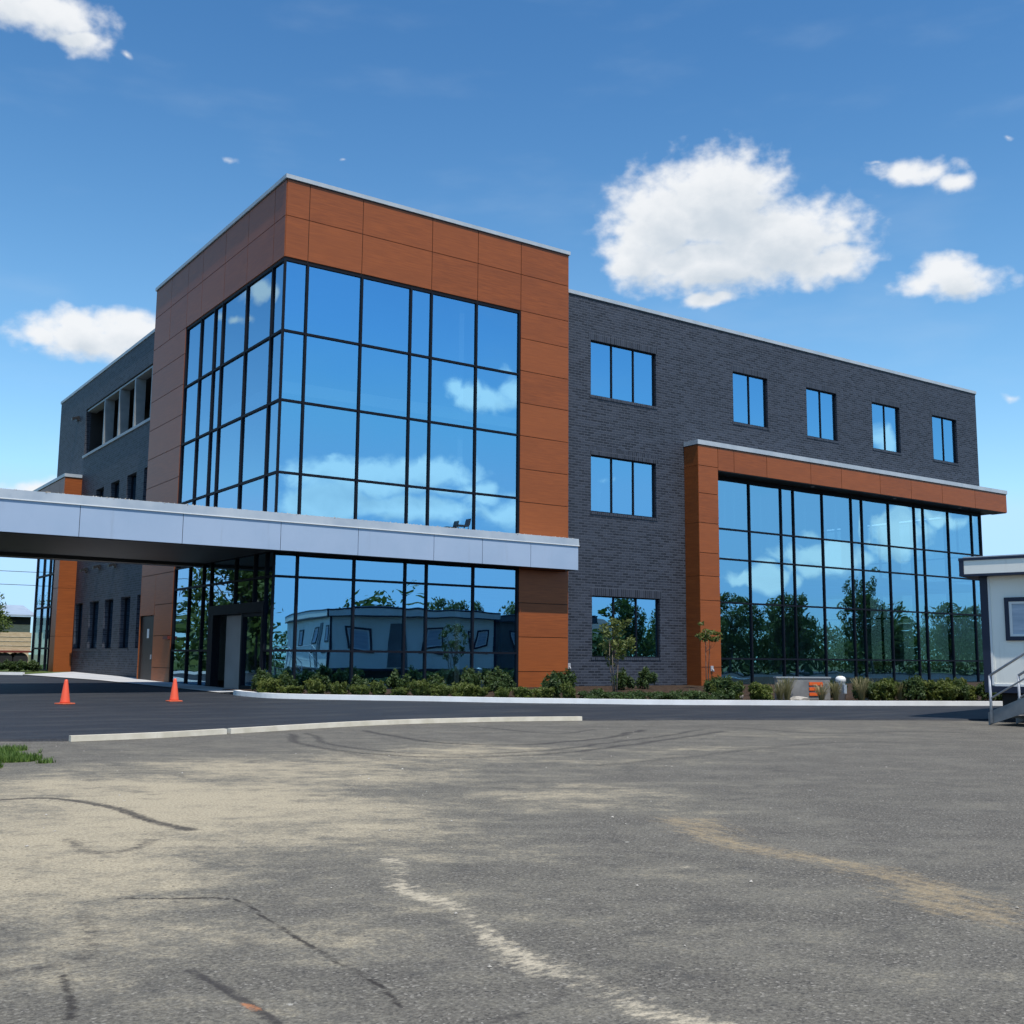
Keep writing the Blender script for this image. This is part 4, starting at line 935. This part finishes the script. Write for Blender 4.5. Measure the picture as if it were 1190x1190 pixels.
# far wood all round the lot, one mass
def wood():
    rng = np.random.default_rng(8); cs = []
    line = [(-2,93,6),(-46,70,6),(-44,30,6),(-42,0,5.5),(-40,-30,5.5),(-20,-62,5.5),(20,-68,5.5),(60,-62,5.5),(100,-54,5.5),(150,-40,5),(200,-15,5)]
    low = [(34,-50,3.2),(56,-46,3.0),(70,-41,3.4),(90,-33,3.0),(110,-23,3.2)]; left = [(-9.5,21.5,3.4),(-12,30,3.6),(-17,48,3.8)]
    for (a,b) in [p for ln in (line,low,left) for p in zip(ln[:-1],ln[1:])]:
        L = math.hypot(b[0]-a[0],b[1]-a[1])
        for k in range(int(L*(5 if a[2] > 4.5 else 7))):
            s = rng.random(); top = a[2]*(1+.28*math.sin(s*L*.35+a[0])+.15*math.sin(s*L*.9+2))
            cs.append((a[0]+(b[0]-a[0])*s+rng.normal()*1.8, a[1]+(b[1]-a[1])*s+rng.normal()*1.8, top*rng.random()**.7))
    V,F,tt = leaves(cs, 22, .42, (1.4,1.4,.9), seed=77); V[:,2] = np.maximum(V[:,2],-.05)
    o = bpy.data.objects.new('wood', foliage_mesh('wood', V, F, tt, M['leafC'])); COL.objects.link(o)
    o['kind'] = 'stuff'; o['label'] = 'far belt of mixed green woodland round the lot, mirrored low in the glass'; o['category'] = 'woodland'
wood()
# background left: shed, lumber trailer, hedge, wires
SH = empty('shed', (0,68,.45), 'low tan shed with a blue grey metal roof at the far left edge', 'shed')
mb = MB(); mb.box((-14,0,0),(7.0,8,3.3)); child(mb,'wall',M['tan'],SH)
mb = MB(); mb.hexa([(-14.4,-.6,3.95),(7.3,-.6,3.95),(7.3,9,4.6),(-14.4,9,4.6),(-14.4,-.6,4.1),(7.3,-.6,4.1),(7.3,5,5.1),(-14.4,5,5.1)]); child(mb,'roof',M['bluemetal'],SH)
mb = MB(); mb.box((-14,-.02,3.3),(7.0,7.9,3.949)); child(mb,'eave_shade',M['dark'],SH)  # near-black block standing in for the shade under the eave
for x in (-10,-5,-.5,3.0):
    mb = MB(); mb.box((x,-.06,2.2),(x+1.8,-.003,2.9)); child(mb,'window',M['mull'],SH)
FB = empty('lumber_trailer', (1.75,50,.45), 'flatbed trailer stacked with pale tan lumber at the far left edge', 'trailer')
mb = MB(); mb.box((-4.5,0,.95),(1.9,2.4,1.08)); child(mb,'deck',M['red'],FB)
for x in (-4.4,-2.3,-.2):
    mb = MB(); mb.box((x,.15,1.09),(x+2.0,2.2,2.30))
    for z in (1.4,1.7,2.0): mb.box((x-.01,.13,z),(x+2.01,.149,z+.02),1)
    child(mb,'lumber_stack',[M['tan'],M['stone']],FB)
for x in (-3.4,-2.3,.2,1.2):
    for y in (.1,2.05):
        mb = MB(); mb.tube([(x,y,.48),(x,y+.25,.48)],.47,20); child(mb,'wheel',M['rubber'],FB)
hp = [(-5.2,30.8),(-4.2,30.1),(-3.3,29.5),(-2.5,29.0),(-1.8,28.5),(-1.25,27.9),(-1.0,27.2)]
for k,(x,y) in enumerate(hp):
    place(SD[k%3],'hedge_shrub',x,y,(1.5,.95),k*1.7,f'hedge shrub, {ORD[k]} from the left in the row before the far left glass box','shrub','hedge at the far left', dz=.05)
PW = []
for k,(z0,lab,px) in enumerate(((6.55,'upper dark overhead wire crossing the sky at the far left',0),(5.70,'lower dark overhead wire crossing the sky at the far left',1))):
    mb = MB(); mb.tube([(-30+6*i, 45, z0+.25*((i-5)/5)**2) for i in range(11)], .02, 6); tag(mb.build('overhead_wire', M['black']), lab, 'wire', 'overhead wires')
HS = empty('house', (52,-56,0), 'low pale house with grey gabled roof among the trees across the lot', 'house', None, R(20))
mb = MB(); mb.box((-6,-4,0),(6,4,3)); mb.face([(-6,-4,3),(-6,4,3),(-6,0,5)]); mb.face([(6,4,3),(6,-4,3),(6,0,5)]); child(mb,'wall',M['trailer'],HS)
mb = MB(); mb.hexa([(-6.4,-4.5,2.85),(6.4,-4.5,2.85),(6.4,0,5.0),(-6.4,0,5.0),(-6.4,-4.5,3.05),(6.4,-4.5,3.05),(6.4,0,5.2),(-6.4,0,5.2)]); mb.hexa([(-6.4,.001,5.0),(6.4,.001,5.0),(6.4,4.5,2.85),(-6.4,4.5,2.85),(-6.4,.001,5.2),(6.4,.001,5.2),(6.4,4.5,3.05),(-6.4,4.5,3.05)]); child(mb,'roof',M['roofdark'],HS)
for x in (-3.5,1.5):
    mb = MB(); mb.box((x,4.001,1),(x+1.4,4.05,2.2)); child(mb,'window',M['mull'],HS)

# grass patch at the lot edge
def grass_patch():
    rng = np.random.default_rng(3); V=[];F=[];T=[]
    n = 0
    while n < 42000:
        x = rng.uniform(-13.2,-9.3); y = rng.uniform(-17.4,-12.9)
        e = ((x+11.7)/2.2)**2+((y+15.05)/2.1)**2 + .22*math.sin(x*5+y*3)+.15*math.sin(y*9-x*4)
        if e > 1: continue
        n += 1; h = rng.uniform(.05,.15)*(1.1-.5*e); t = rng.uniform(0,6.283); l = rng.uniform(.1,.7)*h; w=.008; dx,dy=math.cos(t),math.sin(t)
        i=len(V); V += [(x-dy*w,y+dx*w,0),(x+dy*w,y-dx*w,0),(x+dx*l,y+dy*l,h)]; F.append((i,i+1,i+2)); T.append(rng.random())
    o = bpy.data.objects.new('grass', foliage_mesh('grass', V, np.array(F), np.array(T), M['grassblade'])); COL.objects.link(o)
    o['kind'] = 'stuff'; o['label'] = 'patch of green grass at the left edge of the old asphalt'; o['category'] = 'grass'
    mb = MB(); pts = []
    for k in range(40):
        a = 2*math.pi*k/40; pts.append((-11.9+2.3*math.cos(a)*(1+.05*math.sin(5*a)), -14.9+1.5*math.sin(a)*(1+.07*math.sin(7*a)), .006))
    mb.face(pts); o = mb.build('soil_patch', M['lawn']); o['kind'] = 'structure'
grass_patch()
# stray pebbles on the lot
V=[];F=[]
prng = random.Random(11)
for k in range(150):
    x = prng.uniform(-12.5,2); y = prng.uniform(-28,-13.5); r = prng.uniform(.004,.013)*(1 if prng.random()<.93 else 1.9)
    i=len(V); V += [(x+r*math.cos(t)*prng.uniform(.7,1.2), y+r*math.sin(t)*prng.uniform(.7,1.2), .004) for t in (0,1.26,2.5,3.77,5.0)]+[(x+prng.uniform(-.3,.3)*r,y,.004+r*prng.uniform(.5,.9))]
    F += [(i+a,i+(a+1)%5,i+5) for a in range(5)]
o = bpy.data.objects.new('pebbles', np_mesh('pebbles', V, np.array(F), M['stone'])); COL.objects.link(o); o['kind']='stuff'; o['label']='stray pale pebbles scattered over the old asphalt'; o['category']='pebbles'

# ------------------------------------------------------------------ sky, sun, camera
SUN = Vector((-.05,-.42,.90)).normalized(); el = math.asin(SUN.z)
W = bpy.data.worlds.new('World'); S.world = W; W.use_nodes = True; t = NT(W.node_tree); t.n.clear()
out = t.add('ShaderNodeOutputWorld')
sky = t.add('ShaderNodeTexSky', sky_type='NISHITA'); sky.sun_disc = False; sky.sun_elevation = el
sky.sun_rotation = math.atan2(SUN.x, SUN.y); sky.altitude = 0; sky.air_density = 1.0; sky.dust_density = .35; sky.ozone_density = 3.0
tc = t.add('ShaderNodeTexCoord'); sx = t.add('ShaderNodeSeparateXYZ'); t.l.new(tc.outputs['Generated'], sx.inputs[0])
az = t.math('MULTIPLY', t.math('ARCTAN2', sx.outputs[0], sx.outputs[1]), 57.29578); elv = t.math('MULTIPLY', t.math('ARCSINE', sx.outputs[2]), 57.29578)
bg = t.add('ShaderNodeBackground'); bg.inputs[1].default_value = .15
hs = t.add('ShaderNodeHueSaturation'); hs.inputs['Saturation'].default_value = 1.16; hs.inputs['Hue'].default_value = .488; hs.inputs['Value'].default_value = 1.0
t.l.new(sky.outputs[0], hs.inputs['Color']); hi = t.ramp(elv, 6, 36)
vn = t.add('ShaderNodeTexNoise'); vn.inputs['Scale'].default_value = .10; vn.inputs['Detail'].default_value = 5
vc = t.add('ShaderNodeCombineXYZ'); t.set(vc.inputs[0], az); t.set(vc.inputs[1], t.math('MULTIPLY', elv, 3.2)); t.l.new(vc.outputs[0], vn.inputs['Vector'])
skc = t.mix(1.0, t.mix(1.0, hs.outputs[0], (2.65,4.3,6.2), 'DARKEN'), t.mix(hi, (1,1,1), (.56,.69,.84)), 'MULTIPLY')
veil = t.math('MULTIPLY', t.ramp(vn.outputs['Fac'], .50, .78), .09)
t.set(bg.inputs[0], t.mix(veil, skc, (3.6,4.2,4.7)))
CL = [(43.04,22.37,3.33,2.81,0),(46.0,23.0,3.4,2.5,.15),(48.71,21.12,4.6,1.95,.1),(51.74,19.71,2.5,.99,0),(41.54,20.65,1.86,1.61,0),(45.6,20.3,4.4,1.5,.15),(45.5,18.35,1.72,.43,0),
(57.65,18.24,2.72,.8,0),(57.26,18.57,1.61,.96,0),(55.94,23.73,2.6,.8,-.24),(57.7,22.9,1.2,.9,-.28),(54.05,24.13,1.36,.31,-.78),(60.35,24.26,.78,.34,-.78),(59.99,12.41,1.3,.5,-.72),
(12.98,15.32,3.44,1.07,0),(12.62,15.86,1.67,1.02,0),(15.2,15.8,2.47,1.08,0),(10.92,15.12,1.4,.57,0),(10.18,29.61,3.2,1.19,-.05),(11.89,28.75,1.84,.72,-.1),(14.08,28.62,.6,.5,-.62),(8.15,29.88,2.32,1.16,0),
(19.46,24.54,.88,.44,-.78),(25.35,25.33,.56,.28,-.78),(11.27,7.76,1.72,.66,-.15),
(146.72,13.6,1.94,.98,-.08),(148.11,13.89,1.15,.89,-.1),(145.24,13.93,1.02,1.07,-.1),(153.02,9.06,4.25,1.07,0),(149.41,9.69,2.73,.99,0),(155.21,7.87,2.65,1.33,0),(150.73,7.77,4.95,1.08,-.05),(146.88,8.51,1.19,.72,-.1),(144.82,7.4,2.73,1.13,-.1),
(128.92,5.16,2.93,.87,-.1),(125.59,6.2,1.82,1.28,-.1),(132.34,4.33,2.58,.79,-.15),(123.55,7.07,1.97,.67,-.2),(125.74,10.9,.9,.85,-.1),(139.59,9.21,1.81,.63,-.78),(-21.3,18.48,1.41,.76,-.15),(-20.04,17.01,.87,.42,-.3)]
G = bpy.data.node_groups.new('cloud_density', 'ShaderNodeTree')
G.interface.new_socket('P', in_out='INPUT', socket_type='NodeSocketVector'); G.interface.new_socket('D', in_out='OUTPUT', socket_type='NodeSocketFloat')
g = NT(G); gi = g.add('NodeGroupInput'); go = g.add('NodeGroupOutput')
def vm(op, a, b):
    n = g.add('ShaderNodeVectorMath', operation=op); g.set(n.inputs[0], a); g.set(n.inputs[1], b); return n
wn = g.add('ShaderNodeTexNoise'); wn.inputs['Scale'].default_value = .42; wn.inputs['Detail'].default_value = 2; g.l.new(gi.outputs[0], wn.inputs['Vector'])
wv = vm('SUBTRACT', wn.outputs['Color'], (.5,.5,.5)); wv = vm('MULTIPLY', wv.outputs[0], (2.2,1.3,0))
pw = vm('ADD', gi.outputs[0], wv.outputs[0]).outputs[0]
best = None
for (a,e,ra,re,w) in CL:
    ra *= 1.06; re *= 1.06
    d = vm('SUBTRACT', pw, (a,e,0)); d = vm('MULTIPLY', d.outputs[0], (1/ra,1/re,0))
    ln = g.add('ShaderNodeVectorMath', operation='LENGTH'); g.l.new(d.outputs[0], ln.inputs[0])
    v = g.math('SUBTRACT', 1+w, ln.outputs['Value'])
    best = v if best is None else g.math('MAXIMUM', best, v)
n1 = g.noise(g.mapping(gi.outputs[0], (1,1.35,1)), 1.0, 5, .5)
D = g.math('ADD', g.math('MAXIMUM', best, -1.0), g.math('MULTIPLY', g.math('SUBTRACT', n1, .5), 1.0))
g.l.new(D, go.inputs[0])
def samp(da, de):
    c = t.add('ShaderNodeCombineXYZ'); t.set(c.inputs[0], t.math('ADD', az, da)); t.set(c.inputs[1], t.math('ADD', elv, de))
    n = t.add('ShaderNodeGroup'); n.node_tree = G; t.l.new(c.outputs[0], n.inputs[0]); return n.outputs[0]
d0 = samp(0,0); d1 = samp(-.5,1.1)
alpha = t.ramp(d0, -.16, .55)
shade = t.ramp(d1, -.1, 1.25)
ccol = t.mix(shade, (.76,.775,.79), (.52,.575,.63))
bc = t.add('ShaderNodeBackground'); t.set(bc.inputs[0], ccol); t.set(bc.inputs[1], t.math('ADD', .95, t.math('MULTIPLY', t.math('GREATER_THAN', t.math('ABSOLUTE', az), 90), .6)))
mx = t.add('ShaderNodeMixShader'); t.set(mx.inputs[0], t.math('MULTIPLY', alpha, .96)); t.l.new(bg.outputs[0], mx.inputs[1]); t.l.new(bc.outputs[0], mx.inputs[2]); t.l.new(mx.outputs[0], out.inputs[0])

sl = bpy.data.lights.new('sun','SUN'); sl.energy = 3.8; sl.angle = R(.5); sl.color = (1,.955,.89)
so = bpy.data.objects.new('sun', sl); COL.objects.link(so); so.rotation_euler = SUN.to_track_quat('Z','Y').to_euler(); so.location = (-20,-60,80)
cam = bpy.data.cameras.new('camera'); co = bpy.data.objects.new('camera', cam); COL.objects.link(co); S.camera = co
yaw, pitch, roll = .6100215594, .1331504231, .0082638014
f = Vector((math.sin(yaw)*math.cos(pitch), math.cos(yaw)*math.cos(pitch), math.sin(pitch))); r = Vector((math.cos(yaw), -math.sin(yaw), 0)); u = r.cross(f)
r2 = r*math.cos(roll)+u*math.sin(roll); u2 = -r*math.sin(roll)+u*math.cos(roll)
co.matrix_world = Matrix(((r2.x,u2.x,-f.x,-12.669),(r2.y,u2.y,-f.y,-30.4576),(r2.z,u2.z,-f.z,1.3),(0,0,0,1)))
cam.sensor_width = 36; cam.lens = 36*1268.17/1190; cam.clip_end = 6000; cam.clip_start = .1
S.view_settings.view_transform = 'Standard'; S.view_settings.look = 'None'; S.view_settings.exposure = .35; S.view_settings.gamma = 1; S.view_settings.use_curve_mapping = False
S.render.engine = 'CYCLES'; S.cycles.max_bounces = 6; S.cycles.transparent_max_bounces = 8; S.cycles.diffuse_bounces = 3; S.cycles.use_denoising = True
